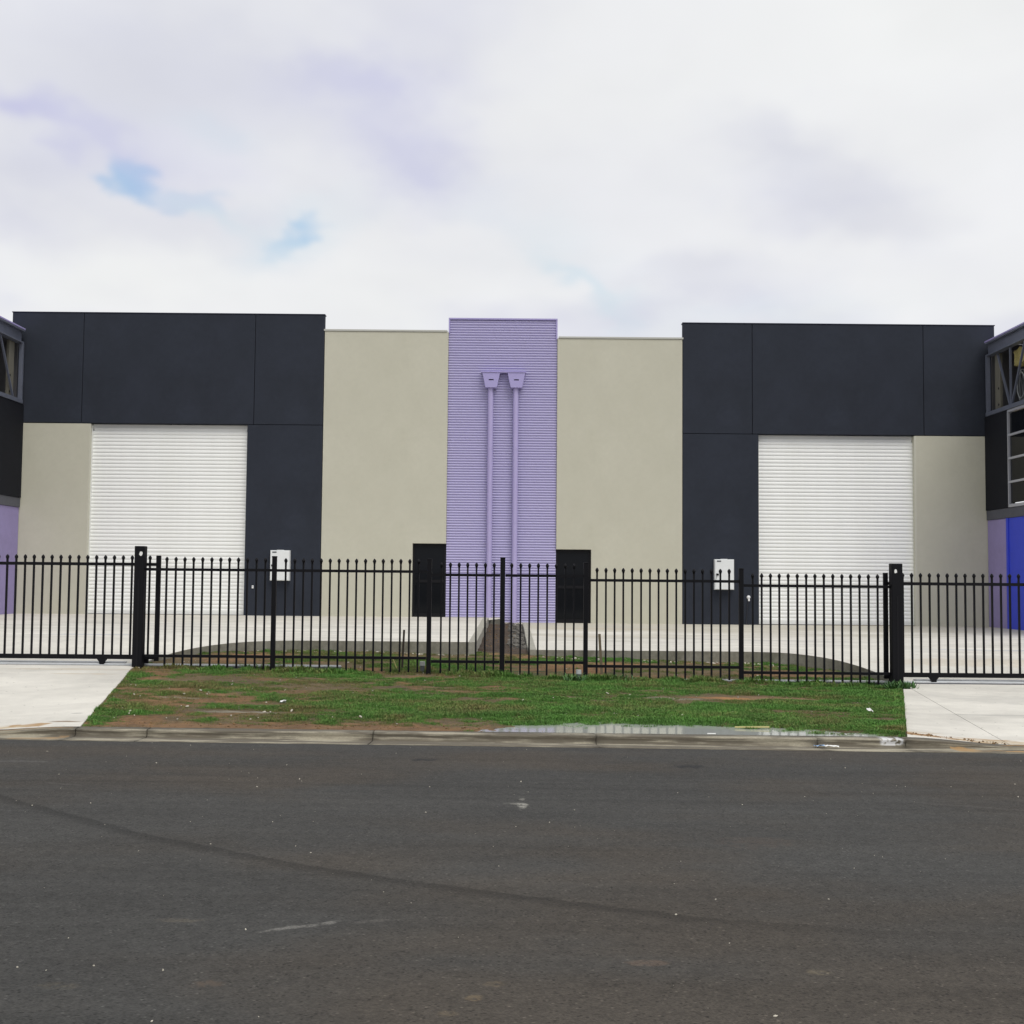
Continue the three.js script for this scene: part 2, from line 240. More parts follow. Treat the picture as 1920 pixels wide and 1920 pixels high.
// road: asphalt with tyre bands, one curved skid mark, scuffs, a pale splat and two small dark patches
{
  const skid = [[-4.6, -9.75], [-3.81, -8.93], [-2.40, -7.75], [-1.22, -6.98], [-0.15, -6.455], [0.93, -6.02], [1.80, -5.82], [2.6, -5.75], [4.2, -5.7]];
  const seg = (x, z, a, b) => { const dx = b[0] - a[0], dz = b[1] - a[1], t = clamp(((x - a[0]) * dx + (z - a[1]) * dz) / (dx * dx + dz * dz)); const ex = x - a[0] - t * dx, ez = z - a[1] - t * dz; return [Math.hypot(ex, ez), (dx * ez - dz * ex) > 0 ? 1 : -1]; };
  const blots = [[0.10, -8.94, 0.05, 0.16, 0.75, [0.34, 0.33, 0.29]], [0.04, -9.02, 0.09, 0.05, 0.5, [0.26, 0.25, 0.22]], [0.09, -9.2, 0.03, 0.07, 0.5, [0.26, 0.25, 0.22]], [-0.99, -5.83, 0.22, 0.035, 0.5, [0.24, 0.23, 0.21], -0.5], [-0.66, -5.93, 0.16, 0.03, 0.2, [0.2, 0.18, 0.16], -0.3], [-0.06, -5.05, 0.06, 0.05, 0.4, [0.17, 0.13, 0.08]], [-0.14, -4.88, 0.05, 0.04, 0.45, [0.19, 0.14, 0.08]], [-0.24, -4.7, 0.05, 0.04, 0.35, [0.18, 0.14, 0.09]], [-1.25, -5.0, 0.09, 0.05, 0.3, [0.15, 0.10, 0.065]], [-1.85, -4.95, 0.10, 0.06, 0.25, [0.14, 0.115, 0.075]], [0.62, -5.35, 0.12, 0.05, 0.4, [0.16, 0.11, 0.08]], [1.35, -5.25, 0.06, 0.05, 0.45, [0.18, 0.15, 0.10]], [-1.6, -5.9, 0.14, 0.05, 0.25, [0.18, 0.15, 0.11]], [1.6, -7.8, 0.3, 0.2, 0.25, [0.10, 0.072, 0.055]],
    [-0.80, -11.12, 0.17, 0.13, 1.0, [0.022, 0.021, 0.021]], [1.64, -10.94, 0.19, 0.14, 1.0, [0.020, 0.020, 0.021]], [0.93, -11.1, 0.08, 0.08, 0.5, [0.03, 0.03, 0.03]], [-4.4, -10.7, 0.5, 0.07, 0.5, [0.11, 0.105, 0.10]], [4.0, -9.0, 1.3, 0.05, 0.30, [0.10, 0.095, 0.09], 0.35], [-3.6, -9.6, 0.3, 0.03, 0.35, [0.13, 0.12, 0.11], 0.3]];
  const X0 = -6, Z0 = -12.1, WX = 12, WZ = 10;
  const map = tex(2048, 2048, (u, v, i, j) => {
    const x = X0 + u * WX, z = Z0 + v * WZ;
    const n = fbm(x * 0.8 + 20, z * 1.5 + 20, 4, 131), warm = sm(0.3, 0.7, fbm(x * 0.45 + 60, z * 0.8 + 60, 4, 133)), st = fbm(x * 0.45 + 5, z * 7 + 40, 4, 137), fine = fbm(x * 22, z * 22, 2, 139);
    let k = 1 + (n - 0.5) * 0.30 + (st - 0.5) * 0.34 + (fine - 0.5) * 0.30, gr = h2(i, j, 141), g2 = h2(i >> 1, j >> 1, 143);
    k *= 1 + (gr - 0.5) * 0.42 + (g2 - 0.5) * 0.42; if (g2 > 0.992) k *= 1.6; else if (g2 < 0.03) k *= 0.6;
    for (let b = 0; b < 5; b++) { const zc = [-9.7, -9.25, -10.1, -8.2, -6.2][b], w = [0.06, 0.05, 0.05, 0.25, 0.3][b]; const d = (z - zc - 0.05 * Math.sin(x * 0.6 + b)) / w; k *= 1 - [0.18, 0.16, 0.10, 0.06, 0.05][b] * Math.exp(-d * d) * (0.4 + fbm(x * 1.2 + b * 9, z * 5, 3, 147)); }
    let c = [mix(0.0475, 0.054, warm) * k, mix(0.0465, 0.0465, warm) * k, mix(0.0435, 0.038, warm) * k];
    let best = [9, 1]; for (let s = 0; s < skid.length - 1; s++) { const q = seg(x, z, skid[s], skid[s + 1]); if (q[0] < best[0]) best = q; }
    const sd = best[0] * best[1] + (fbm(x * 9, z * 9, 3, 155) - 0.5) * 0.05; const sk = sm(-0.085, -0.055, sd) * sm(0.11, -0.03, sd) * (0.24 + 0.22 * fine) * sm(3.2, 0.2, x); c = c.map((q) => q * (1 - sk));
    for (const [bx, bz, rx, rz, s, col, t = 0] of blots) { const dx = x - bx, dz = z - bz; if (Math.abs(dx) > rx * 2.5 || Math.abs(dz) > rx * 2.5 + rz * 2) continue; const ct = Math.cos(t), sn = Math.sin(t), a = (dx * ct + dz * sn) / rx, b = (-dx * sn + dz * ct) / rz, w = s * sm(1.1, 0.25, a * a + b * b + (fbm(x * 16, z * 16, 4, 151) - 0.42) * 1.7) * (col[0] < 0.05 ? 1 : sm(0.18, 0.55, fbm(x * 45, z * 45, 3, 153))) * (0.5 + 0.7 * gr); c = c.map((q, m) => mix(q, col[m], w)); }
    return c;
  }, true, THREE.MirroredRepeatWrapping);
  const agg = tex(512, 512, (u, v, i, j) => 0.35 * h2(i, j, 161) + 0.65 * h2(i >> 1, j >> 1, 163), false); agg.repeat.set(WX / 1.3, WZ / 1.3);
  const zs = lin(9, -12.06, 8), g = sheet(zs, 40, () => -60, () => 60, (x) => roadY(x) + 0.004, [X0, Z0, WX, WZ]);
  struct('road', 'dark asphalt street with a curved skid mark and pale scuffs', 'road', g, matt({ map, roughness: 0.9, bumpMap: agg, bumpScale: 0.0035 }, 0.55));
}

// kerb and channel: separate cast lengths with open joints, ends laid back to the driveways
const kerbStain = (seed, white) => tex(1024, 64, (u, v, i, j) => {          // weathered concrete: grime streaks over lip, channel, face and top alike
  const x = -6.2 + u * 12.4, n = fbm(x * 1.1 + 4, v * 6 + 3, 4, seed), m = fbm(x * 9, v * 9, 4, seed + 3), st = fbm(x * 2.6, v * 16, 4, seed + 5), gr = h2(i, j, seed);
  const d = clamp(sm(0.34, 0.56, 0.45 * n + 0.4 * st + 0.15 * m) * 0.95 + (m - 0.5) * 0.5), k = 0.9 + (m - 0.5) * 0.4 + (gr - 0.5) * 0.25;
  let c = [mix(0.38 * k, 0.110 * (0.5 + m), d), mix(0.345 * k, 0.095 * (0.5 + m), d), mix(0.26 * k, 0.070 * (0.5 + m), d)];
  const mud = (x > 0 ? 0.9 : 0.55) * sm(0.46, 0.54, fbm(x * 3.2 + 30, v * 5.5, 4, seed + 8)) * (Math.abs(x) > 4.6 ? 1 : 0); c = c.map((q, y) => mix(q, [0.36, 0.225, 0.10][y], mud));
  if (white) { const w = sm(3.86, 3.90, x) * sm(4.13, 4.10, x) * sm(0.45, 0.5, v) * sm(0.36, 0.46, fbm(x * 26, v * 9, 3, seed + 6) * 0.8 + 0.1); c = c.map((q) => mix(q, 0.66, w)); }
  return c;
}, true, THREE.ClampToEdgeWrapping);
{
  const mat = std({ map: kerbStain(171, true), roughness: 0.9, bumpMap: rep(grainTile, 0.2), bumpScale: 0.003 });
  const kerb = struct('kerb', 'low concrete kerb and channel with dark stained face along the verge', 'kerb');
  const lay = (x) => (x < -4.55 ? sm(-5.75, -4.6, x) : x > 4.14 ? sm(5.35, 4.16, x) : 1);      // 1 full height, 0 laid back
  const cuts = [-60, -14, -8.4, -5.9, -4.55, -3.80, -1.435, 0.90, 3.217, 4.14, 5.6, 8.5, 14, 60];
  for (let k = 0; k < cuts.length - 1; k++) {
    const a = cuts[k] + 0.004, b = cuts[k + 1] - 0.004, nx = Math.max(2, Math.min(24, Math.round((b - a) / 0.12))), pos = [], uv = [], idx = [];
    const prof = (x) => { const L = lay(x), r = roadY(x), t = kt(x); const top = mix(r + 0.012, t, L), f = 0.02 * L; return [[-12.05, r - 0.08, 0], [-12.05, r + 0.008, 0.01], [-12.24, r - 0.002, 0.2], [-12.42, r - 0.008, 0.4], [-12.452 - f * 0.4, r - 0.004, 0.43], [-12.454 - f * 0.9, mix(r, t, 0.5 * L), 0.55], [-12.456 - f * 0.05, top - 0.014 * L, 0.70], [-12.474 - f * 0.3, top, 0.75], [-12.62, top + 0.004, 0.98], [-12.62, top - 0.2, 1]]; };
    for (let i = 0; i <= nx; i++) { const x = mix(a, b, i / nx); prof(x).forEach(([z, y, v]) => { pos.push(x, y, z); uv.push((x + 6.2) / 12.4, v); }); }
    const n = 10; for (let i = 0; i < nx; i++) for (let q = 0; q < n - 1; q++) { const o = i * n + q; idx.push(o, o + n, o + 1, o + 1, o + n, o + n + 1); }
    for (const i of [0, nx]) for (let q = 0; q < n - 2; q++) idx.push(i * n + n - 1, i * n + q, i * n + q + 1);
    const g = new THREE.BufferGeometry(); g.setAttribute('position', new THREE.Float32BufferAttribute(pos, 3)); g.setAttribute('uv', new THREE.Float32BufferAttribute(uv, 2)); g.setIndex(idx); g.computeVertexNormals();
    const m = part('kerb_segment', g, mat, kerb); if (k === 8) m.userData.label = 'kerb length with a white paint mark at its end';
  }
}

// concrete yards and driveways
function concrete(x0, z0, wx, wz, seed, stains, tan) {
  return tex(1536, 2048, (u, v, i, j) => {
    const x = x0 + u * wx, z = z0 + v * wz;
    const n0 = fbm(x * 0.8 + 70, z * 0.8 + 70, 3, seed + 3), n = fbm(x * 0.5 + 9, z * 0.9 + 9, 4, seed), st = fbm(x * 0.9 + 9, z * 2.6 + (n0 - 0.5) * 3 + 9, 5, seed + 7), m = fbm(x * 7, z * 7, 3, seed + 11), gr = h2(i, j, seed);
    const k = 1 + (n - 0.5) * 0.22 + (st - 0.5) * 0.30 * (0.3 + 1.4 * n0) + (m - 0.5) * 0.14 + (gr - 0.5) * 0.08;
    let c = [0.585 * k, 0.562 * k, 0.505 * k];
    const t = tan * sm(-25.5, -30.5, z + (n - 0.5) * 9) * (0.35 + 0.8 * st); c = [mix(c[0], 0.43, t), mix(c[1], 0.40, t), mix(c[2], 0.31, t)];
    for (const [bx, bz, rx, rz, s, col, tt = 0] of stains) { const dx = x - bx, dz = z - bz; if (Math.abs(dx) > rx * 2.2 + rz || Math.abs(dz) > rx * 2.2 + rz) continue; const ct = Math.cos(tt), sn = Math.sin(tt), a = (dx * ct + dz * sn) / rx, b = (-dx * sn + dz * ct) / rz, w = s * sm(1.3, 0.2, a * a + b * b + (fbm(x * 6, z * 9, 4, seed + 19) - 0.5) * 2.4) * (0.55 + 0.6 * m); c = c.map((q, y) => mix(q, col[y], clamp(w))); }
    const fl = h2(Math.floor(x * 26), Math.floor(z * 26), seed + 23); if (fl > 0.994) { const fx = x * 26 % 1, fz = z * 26 % 1; if (Math.hypot(Math.abs(fx) - 0.5, Math.abs(fz) - 0.5) < 0.28) c = c.map((q) => q * 0.45); }
    return c;
  }, true, THREE.ClampToEdgeWrapping);
}
const grey = [0.27, 0.265, 0.25], bluish = [0.34, 0.37, 0.43], ochre = [0.34, 0.205, 0.085], ochre2 = [0.42, 0.32, 0.19];
const UL = [-15, -34, 14.6, 22], UR = [0.2, -34, 14.4, 22];
const concL = std({ roughness: 0.9, bumpMap: rep(grainTile, 0.08), bumpScale: 0.003, map: concrete(...UL, 201, [[-7.9, -22.2, 1.1, 0.16, 0.7, bluish], [-6.9, -26, 1.4, 0.22, 0.4, grey, 0.1], [-5.0, -24.3, 2.0, 0.3, 0.3, grey, 0.1], [-8.5, -27.5, 2, 0.4, 0.3, grey, 0.1], [-6.2, -17.3, 0.5, 0.05, 0.6, ochre2], [-6.5, -17.8, 0.9, 0.10, 0.35, ochre2], [-5.12, -12.82, 0.16, 0.13, 1, ochre], [-4.85, -12.98, 0.20, 0.045, 0.9, [0.17, 0.11, 0.06], 0.25], [-5.5, -12.75, 0.3, 0.14, 0.8, ochre2], [-5.35, -12.85, 0.06, 0.07, 0.9, ochre], [-4.95, -13.6, 0.07, 0.04, 0.7, grey], [-3, -31.5, 2.0, 0.8, 0.25, grey], [-2.5, -24, 1.6, 0.5, 0.2, grey, 0.3]], 0.25) });
const concR = std({ roughness: 0.9, bumpMap: rep(grainTile, 0.08), bumpScale: 0.003, map: concrete(...UR, 231, [[9.0, -22, 1.6, 0.25, 0.5, bluish, 0.08], [8.0, -19.9, 2.0, 0.3, 0.3, ochre2], [5, -25, 3.0, 0.4, 0.3, grey, 0.2], [6.5, -23.2, 1.0, 0.10, 0.5, grey, 0.25], [6.2, -14.9, 0.8, 0.07, 0.45, grey, 0.05], [7.0, -16.4, 0.9, 0.5, 0.25, grey, 0.3], [4.36, -12.93, 0.26, 0.10, 1.0, ochre, 0.45], [4.62, -12.80, 0.34, 0.10, 1.0, ochre, 0.4], [4.55, -12.84, 0.36, 0.035, 1.0, [0.20, 0.11, 0.05], 0.42], [4.95, -12.68, 0.28, 0.06, 1.0, ochre, 0.2], [4.5, -13.05, 0.16, 0.02, 0.8, ochre], [5.3, -12.74, 0.5, 0.16, 0.9, ochre2, 0.1], [5.2, -12.90, 0.4, 0.06, 0.8, ochre, 0.1], [6.3, -12.9, 0.9, 0.16, 0.7, ochre2], [5.4, -12.5, 0.7, 0.05, 0.6, ochre2], [4.5, -13.1, 0.25, 0.04, 0.5, ochre2], [2.3, -30, 2.2, 0.5, 0.3, ochre2], [2.0, -26, 1.6, 0.3, 0.25, ochre2]], 0.75) });
const ramp = (z, a, b) => mix(a, b, sm(0, 1, clamp((-18.25 - z) / 2.45)) * 0.5 + 0.5 * clamp((-18.25 - z) / 2.45));
const yL = (z) => ramp(z, 0.315, 0.59), yR = (z) => ramp(z, 0.140, 0.452);
const FL = 0.59, FR = 0.455, FZ = -33.65;
{
  const curve = (cx, a, b, z) => cx + a * Math.sqrt(Math.max(0, 1 - ((z + 18.3) / b) ** 2));
  const cl = (z) => curve(-3.6, -2.15, 2.4, z), cr = (z) => curve(3.9, 2.1, 2.6, z);
  const zB = (b) => Array.from({ length: 29 }, (_, i) => -18.3 - b * Math.sin(i / 28 * Math.PI / 2));
  // yard in front of the higher unit
  const a = sheet(lin(-20.7, FZ - 0.1, 12), 24, () => -14.6, (z) => (z < -31.9 ? -0.27 : -0.62), (x, z) => yL(z), UL);
  const b = sheet(zB(2.4), 24, () => -14.6, cl, (x, z) => yL(z), UL);
  const line = [...zB(2.4).map((z) => [cl(z), yL(z), z]), ...lin(-3.5, -0.62, 12).map((x) => [x, yL(-20.7), -20.7]), ...lin(-20.9, -31.9, 10).map((z) => [-0.62, yL(z), z]), [-0.27, yL(-32), -31.92], [-0.27, yL(-32), FZ]];
  const y1 = struct('concrete_yard', 'pale concrete yard with curved edge before the lilac-walled wing', 'concrete yard', mergeGeometries([a, b]), concL); part('edge_face', muv(skirt(line, 0.4, UL)), M.slabEdge, y1);
  const c = sheet(lin(-20.9, FZ - 0.1, 12), 24, (z) => (z < -32.2 ? -0.255 : 0.33), () => 14.4, (x, z) => yR(z), UR);
  const d = sheet(zB(2.6), 24, cr, () => 14.4, (x, z) => yR(z), UR);
  const line2 = [...zB(2.6).map((z) => [cr(z), yR(z), z]), ...lin(3.8, 0.33, 12).map((x) => [x, yR(-20.9), -20.9]), ...lin(-21.1, -32.2, 10).map((z) => [0.33, yR(z), z]), [-0.25, yR(-33), -32.22], [-0.25, yR(-33), FZ]];
  const y2 = struct('concrete_yard', 'tan-stained concrete yard with curved edge before the blue-walled wing', 'concrete yard', mergeGeometries([c, d]), concR); part('edge_face', muv(skirt(line2, 0.4, UR)), M.slabEdge, y2);
  // driveways from the gates down to the kerb
  const dl = (x) => (x < -4.55 ? mix(roadY(x) + 0.016, kt(x) + 0.004, sm(-5.75, -4.6, x)) : kt(x)), dr = (x) => (x > 4.14 ? mix(roadY(x) + 0.016, kt(x) + 0.004, sm(5.35, 4.16, x)) : kt(x));
  const zs = lin(-18.255, -12.625, 16);
  const fl = (x, z) => mix(0.315, dl(x), Math.pow((z + 18.255) / 5.63, 0.92)), fr = (x, z) => mix(0.140, dr(x), Math.pow((z + 18.255) / 5.63, 0.92));
  const gl = sheet(zs, 40, () => -14.6, edgeL, fl, UL), ll = zs.map((z) => [edgeL(z), fl(edgeL(z), z), z]);
  struct('driveway', 'pale concrete driveway flaring to the kerb without a joint', 'driveway', mergeGeometries([gl, skirt(ll, 0.3, UL)]), concL);
  const jx = (z) => mix(5.95, 5.28, clamp((z + 17.6) / 5.1)); const drive = struct('driveway', 'pale concrete driveway with ochre mud smears and a slanting joint', 'driveway');
  const za = lin(-17.6, -12.625, 14), lw = za.map((z) => [edgeR(z), fr(edgeR(z), z), z]);
  part('slab_panel', mergeGeometries([sheet(za, 12, edgeR, (z) => Math.max(edgeR(z) + 0.01, jx(z) - 0.007), fr, UR), skirt(lw, 0.3, UR), skirt(za.map((z) => [jx(z) - 0.007, fr(jx(z), z), z]), 0.1, UR)]), concR, drive);
  const zc = [-18.255, -17.95, ...za]; part('slab_panel', mergeGeometries([sheet(zc, 40, (z) => Math.max(jx(z) + 0.002, z < -17.6 ? edgeR(z) : 0), () => 14.4, fr, UR), skirt(za.map((z) => [jx(z) + 0.002, fr(jx(z), z), z]), 0.1, UR)]), concR, drive);
  // upstands at the two slab ends beside the dirt strip
  const up = (name, label, x0, x1, y, h0, h1, z0, z1, U, mat) => { const f = (z) => y(z) + mix(h0, h1, sm(z0, z1, z)), zz = lin(z0, z1, 10), wob = (z) => 0.02 * (fbm(z * 1.3, 3, 2, 303) - 0.5); const g = mergeGeometries([sheet(zz, 2, (z) => x0 + wob(z), (z) => x1 + wob(z), (x, z) => f(z), U), skirt(zz.map((z) => [x0 + wob(z), f(z), z]), 0.5, U), skirt(zz.map((z) => [x1 + wob(z), f(z), z]), 0.5, U), skirt([[x0, f(z1), z1], [x1, f(z1), z1]], 0.5, U), skirt([[x0, f(z0), z0], [x1, f(z0), z0]], 0.5, U)]); single(name, muv(g), mat, label, 'kerb'); };
  up('concrete_upstand', 'rough concrete upstand beside the reddish side of the dirt strip', -0.74, -0.60, yL, 0.07, 0.004, -31.6, -20.66, UL, M.upstand);
  up('concrete_upstand', 'rough concrete upstand beside the grey rubble side of the dirt strip', 0.31, 0.45, yR, 0.07, 0.004, -32.0, -20.86, UR, M.upstand);
}

// verge soil
const UV0 = [-7.2, -33, 14.4, 20.6];
{
  const map = tex(2048, 2048, (u, v, i, j) => {
    const x = UV0[0] + u * UV0[2], z = UV0[1] + (v < 0.4 ? v * 27.5 : 11 + (v - 0.4) * 16) ;
    const g = cover(x, z), n = fbm(x * 2 + 4, z * 2 + 4, 4, 211), m = fbm(x * 16, z * 16, 3, 213), gr = h2(i, j, 215), r = fbm(x * 0.9 + 40, z * 1.4 + 40, 3, 217);
    const k = (0.65 + 0.7 * n) * (0.7 + 0.6 * m) * (0.8 + 0.4 * gr);
    const red = sm(0.45, 0.70, r + (m - 0.5) * 0.3); let c = [mix(0.135, 0.21, red) * k, mix(0.098, 0.115, red) * k, mix(0.050, 0.050, red) * k];
    const gw = sm(0.12, 0.8, g + (m - 0.5) * 0.5); c = [mix(c[0], 0.074 * k, gw), mix(c[1], 0.082 * k, gw), mix(c[2], 0.028 * k, gw)];
    for (const [a, b, p, q, col] of [[2.85, -16.02, 0.55, 0.16, [0.30, 0.155, 0.06]], [3.7, -16.2, 0.6, 0.14, [0.22, 0.13, 0.07]], [2.2, -15.85, 0.5, 0.14, [0.24, 0.21, 0.15]], [-3.15, -13.9, 0.5, 0.12, [0.30, 0.27, 0.20]], [-2.2, -12.8, 2.3, 0.22, [0.20, 0.115, 0.055]], [-4.1, -15.0, 0.35, 0.09, [0.24, 0.2, 0.13]]]) { const w = sm(1.2, 0.2, ((x - a) / p) ** 2 + ((z - b) / q) ** 2 + (m - 0.5) * 1.6); c = c.map((e, y) => mix(e, col[y] * (0.5 + n) * (0.75 + 0.5 * m), w)); }
    if (z < -21) c = [0.062 * k, 0.043 * k, 0.030 * k];
    if (x > 0.02 + (n - 0.5) * 0.2 && x < 0.35 && z < -22.5 + m) c = [0.075 * k, 0.072 * k, 0.067 * k];
    if (gr > 0.997) c = [0.3, 0.27, 0.22];
    return c;
  }, true, THREE.ClampToEdgeWrapping);
  const zs = [...lin(-12.625, -14, 40), ...lin(-14.05, -18.3, 60), ...lin(-18.4, -21.2, 30), ...lin(-21.5, -33, 30)], nx = 200, ww = (z) => (z < -21.3 ? 1.1 : 1);
  const xa = (z) => (z < -21.3 ? -1.1 : z < -18.2 ? -6.4 : edgeL(z) + 0.004), xb = (z) => (z < -21.3 ? 1.1 : z < -18.2 ? 6.5 : edgeR(z) - 0.004);
  const g = sheet(zs, nx, xa, xb, (x, z) => { const y = vergeY(x, z); if (z < -18.24) { const s = x < 0 ? yL(z) : yR(z); return Math.min(y, s - 0.012 + (Math.abs(x) < 0.6 ? 0.3 : 0)); } return y; }, UV0);
  { const uv = g.attributes.uv, p = g.attributes.position; for (let i = 0; i < uv.count; i++) { const d = p.getZ(i) + 33; uv.setY(i, d < 11 ? d / 27.5 : 0.4 + (d - 11) / 16); } }
  struct('verge', 'patchy verge of brown soil and turf between kerb and yards', 'verge', g, std({ map, roughness: 1, bumpMap: rep(grainTile, 0.02), bumpScale: 0.01 }));
}
// standing water in the hollow behind the kerb
{
  const g = sheet(lin(-12.63, -14.0, 2), 2, () => -1.2, () => 4.0, () => WATER, [0, 0, 1, 1]);
  struct('puddle', 'shallow puddle of rainwater mirroring the fence behind the kerb', 'puddle', g, new THREE.MeshPhysicalMaterial({ color: rgb(0.33, 0.345, 0.32), roughness: 0.08, specularIntensity: 0.7, ior: 1.33, side: THREE.DoubleSide }));
}
// turf: blades in small tufts, thinned where the ground is bare
{
  const blade = (a, lean, h, w) => { const c = Math.cos(a), s = Math.sin(a), px = -s * w, pz = c * w, mx = c * lean * 0.35, mz = s * lean * 0.35, tx = c * lean, tz = s * lean; return [-px, 0, -pz, px, 0, pz, mx - px * 0.7, h * 0.6, mz - pz * 0.7, px, 0, pz, mx + px * 0.7, h * 0.6, mz + pz * 0.7, mx - px * 0.7, h * 0.6, mz - pz * 0.7, mx - px * 0.7, h * 0.6, mz - pz * 0.7, mx + px * 0.7, h * 0.6, mz + pz * 0.7, tx, h, tz]; };
  const R = rng(301), pos = []; for (let k = 0; k < 7; k++) { const b = blade(R() * 6.28, 0.25 + 0.6 * R(), 0.6 + 0.5 * R(), 0.055 + 0.03 * R()), ox = (R() - 0.5) * 0.9, oz = (R() - 0.5) * 0.9; for (let q = 0; q < b.length; q += 3) pos.push(b[q] + ox, b[q + 1] - 0.04, b[q + 2] + oz); }
  const g = new THREE.BufferGeometry(); g.setAttribute('position', new THREE.Float32BufferAttribute(pos, 3)); g.computeVertexNormals();
  const spots = [];
  for (let t = 0; t < 800000 && spots.length < 170000; t++) {
    const z = -12.66 - 8.3 * Math.pow(R(), 1.15), xa = z < -18.2 ? -5.7 : edgeL(z) + 0.02, xb = z < -18.2 ? 5.8 : edgeR(z) - 0.02, x = mix(xa, xb, R()), c = cover(x, z);
    if (R() > 0.72 * sm(0.1, 0.95, c) + 0.25 * sm(-0.02, 0.22, c)) continue;
    const y = vergeY(x, z); if (y < WATER + 0.004 && R() > (y < WATER - 0.020 ? 0.03 : 0.40)) continue;
    if (z < -18.25) { const s = x < 0 ? yL(z) : yR(z); if (y > s - 0.02) continue; const e = x < 0 ? (x + 3.6) / 2.15 : (x - 3.9) / 2.1, zz = -18.3 - (x < 0 ? 2.4 : 2.6) * Math.sqrt(Math.max(0, 1 - e * e)); if (((x < -3.6 || x > 3.9) && z < zz + 0.02)) continue; if (Math.abs(x) > 0.6 && z < (x < 0 ? -20.65 : -20.85)) continue; }
    let h = 0.011 + 0.030 * c * c * (0.5 + 0.9 * R()); if (Math.abs(z + 18.15) < 0.22) h *= 1.6 + R(); if (x < edgeL(z) + 0.12 || x > edgeR(z) - 0.12) h *= 1.3;
    spots.push([x, y, z, h, R() * 6.28, c, R(), R()]);
  }
  const im = new THREE.InstancedMesh(g, std({ color: 0xffffff, roughness: 0.85 }), spots.length), m4 = new THREE.Matrix4(), q = new THREE.Quaternion(), e = new THREE.Euler(), col = new THREE.Color();
  spots.forEach(([x, y, z, h, a, c, r1, r2], i) => { e.set((r1 - 0.5) * 0.4, a, (r2 - 0.5) * 0.4); q.setFromEuler(e); m4.compose(new THREE.Vector3(x, y, z), q, new THREE.Vector3(h * 0.95, h, h * 0.95)); im.setMatrixAt(i, m4);
    const dry = clamp(sm(0.75, 0.2, c) * 0.8 + (r1 - 0.5) * 0.7 + (fbm(x * 1.6, z * 2.2, 4, 305) - 0.50) * 1.9 + 0.20 * sm(1, -2, x) + 0.06), k = 1.2 * (0.6 + 0.8 * r2) * (0.7 + 0.6 * fbm(x * 3.1 + 8, z * 4.3 + 8, 3, 307)); col.setRGB(mix(0.072, 0.165, dry) * k, mix(0.175, 0.13, dry) * k, mix(0.028, 0.050, dry) * k); im.setColorAt(i, col); });
  im.name = 'grass'; im.userData = { label: 'short patchy green grass growing over the verge', category: 'grass', kind: 'stuff' }; shade(im); scene.add(im);
}

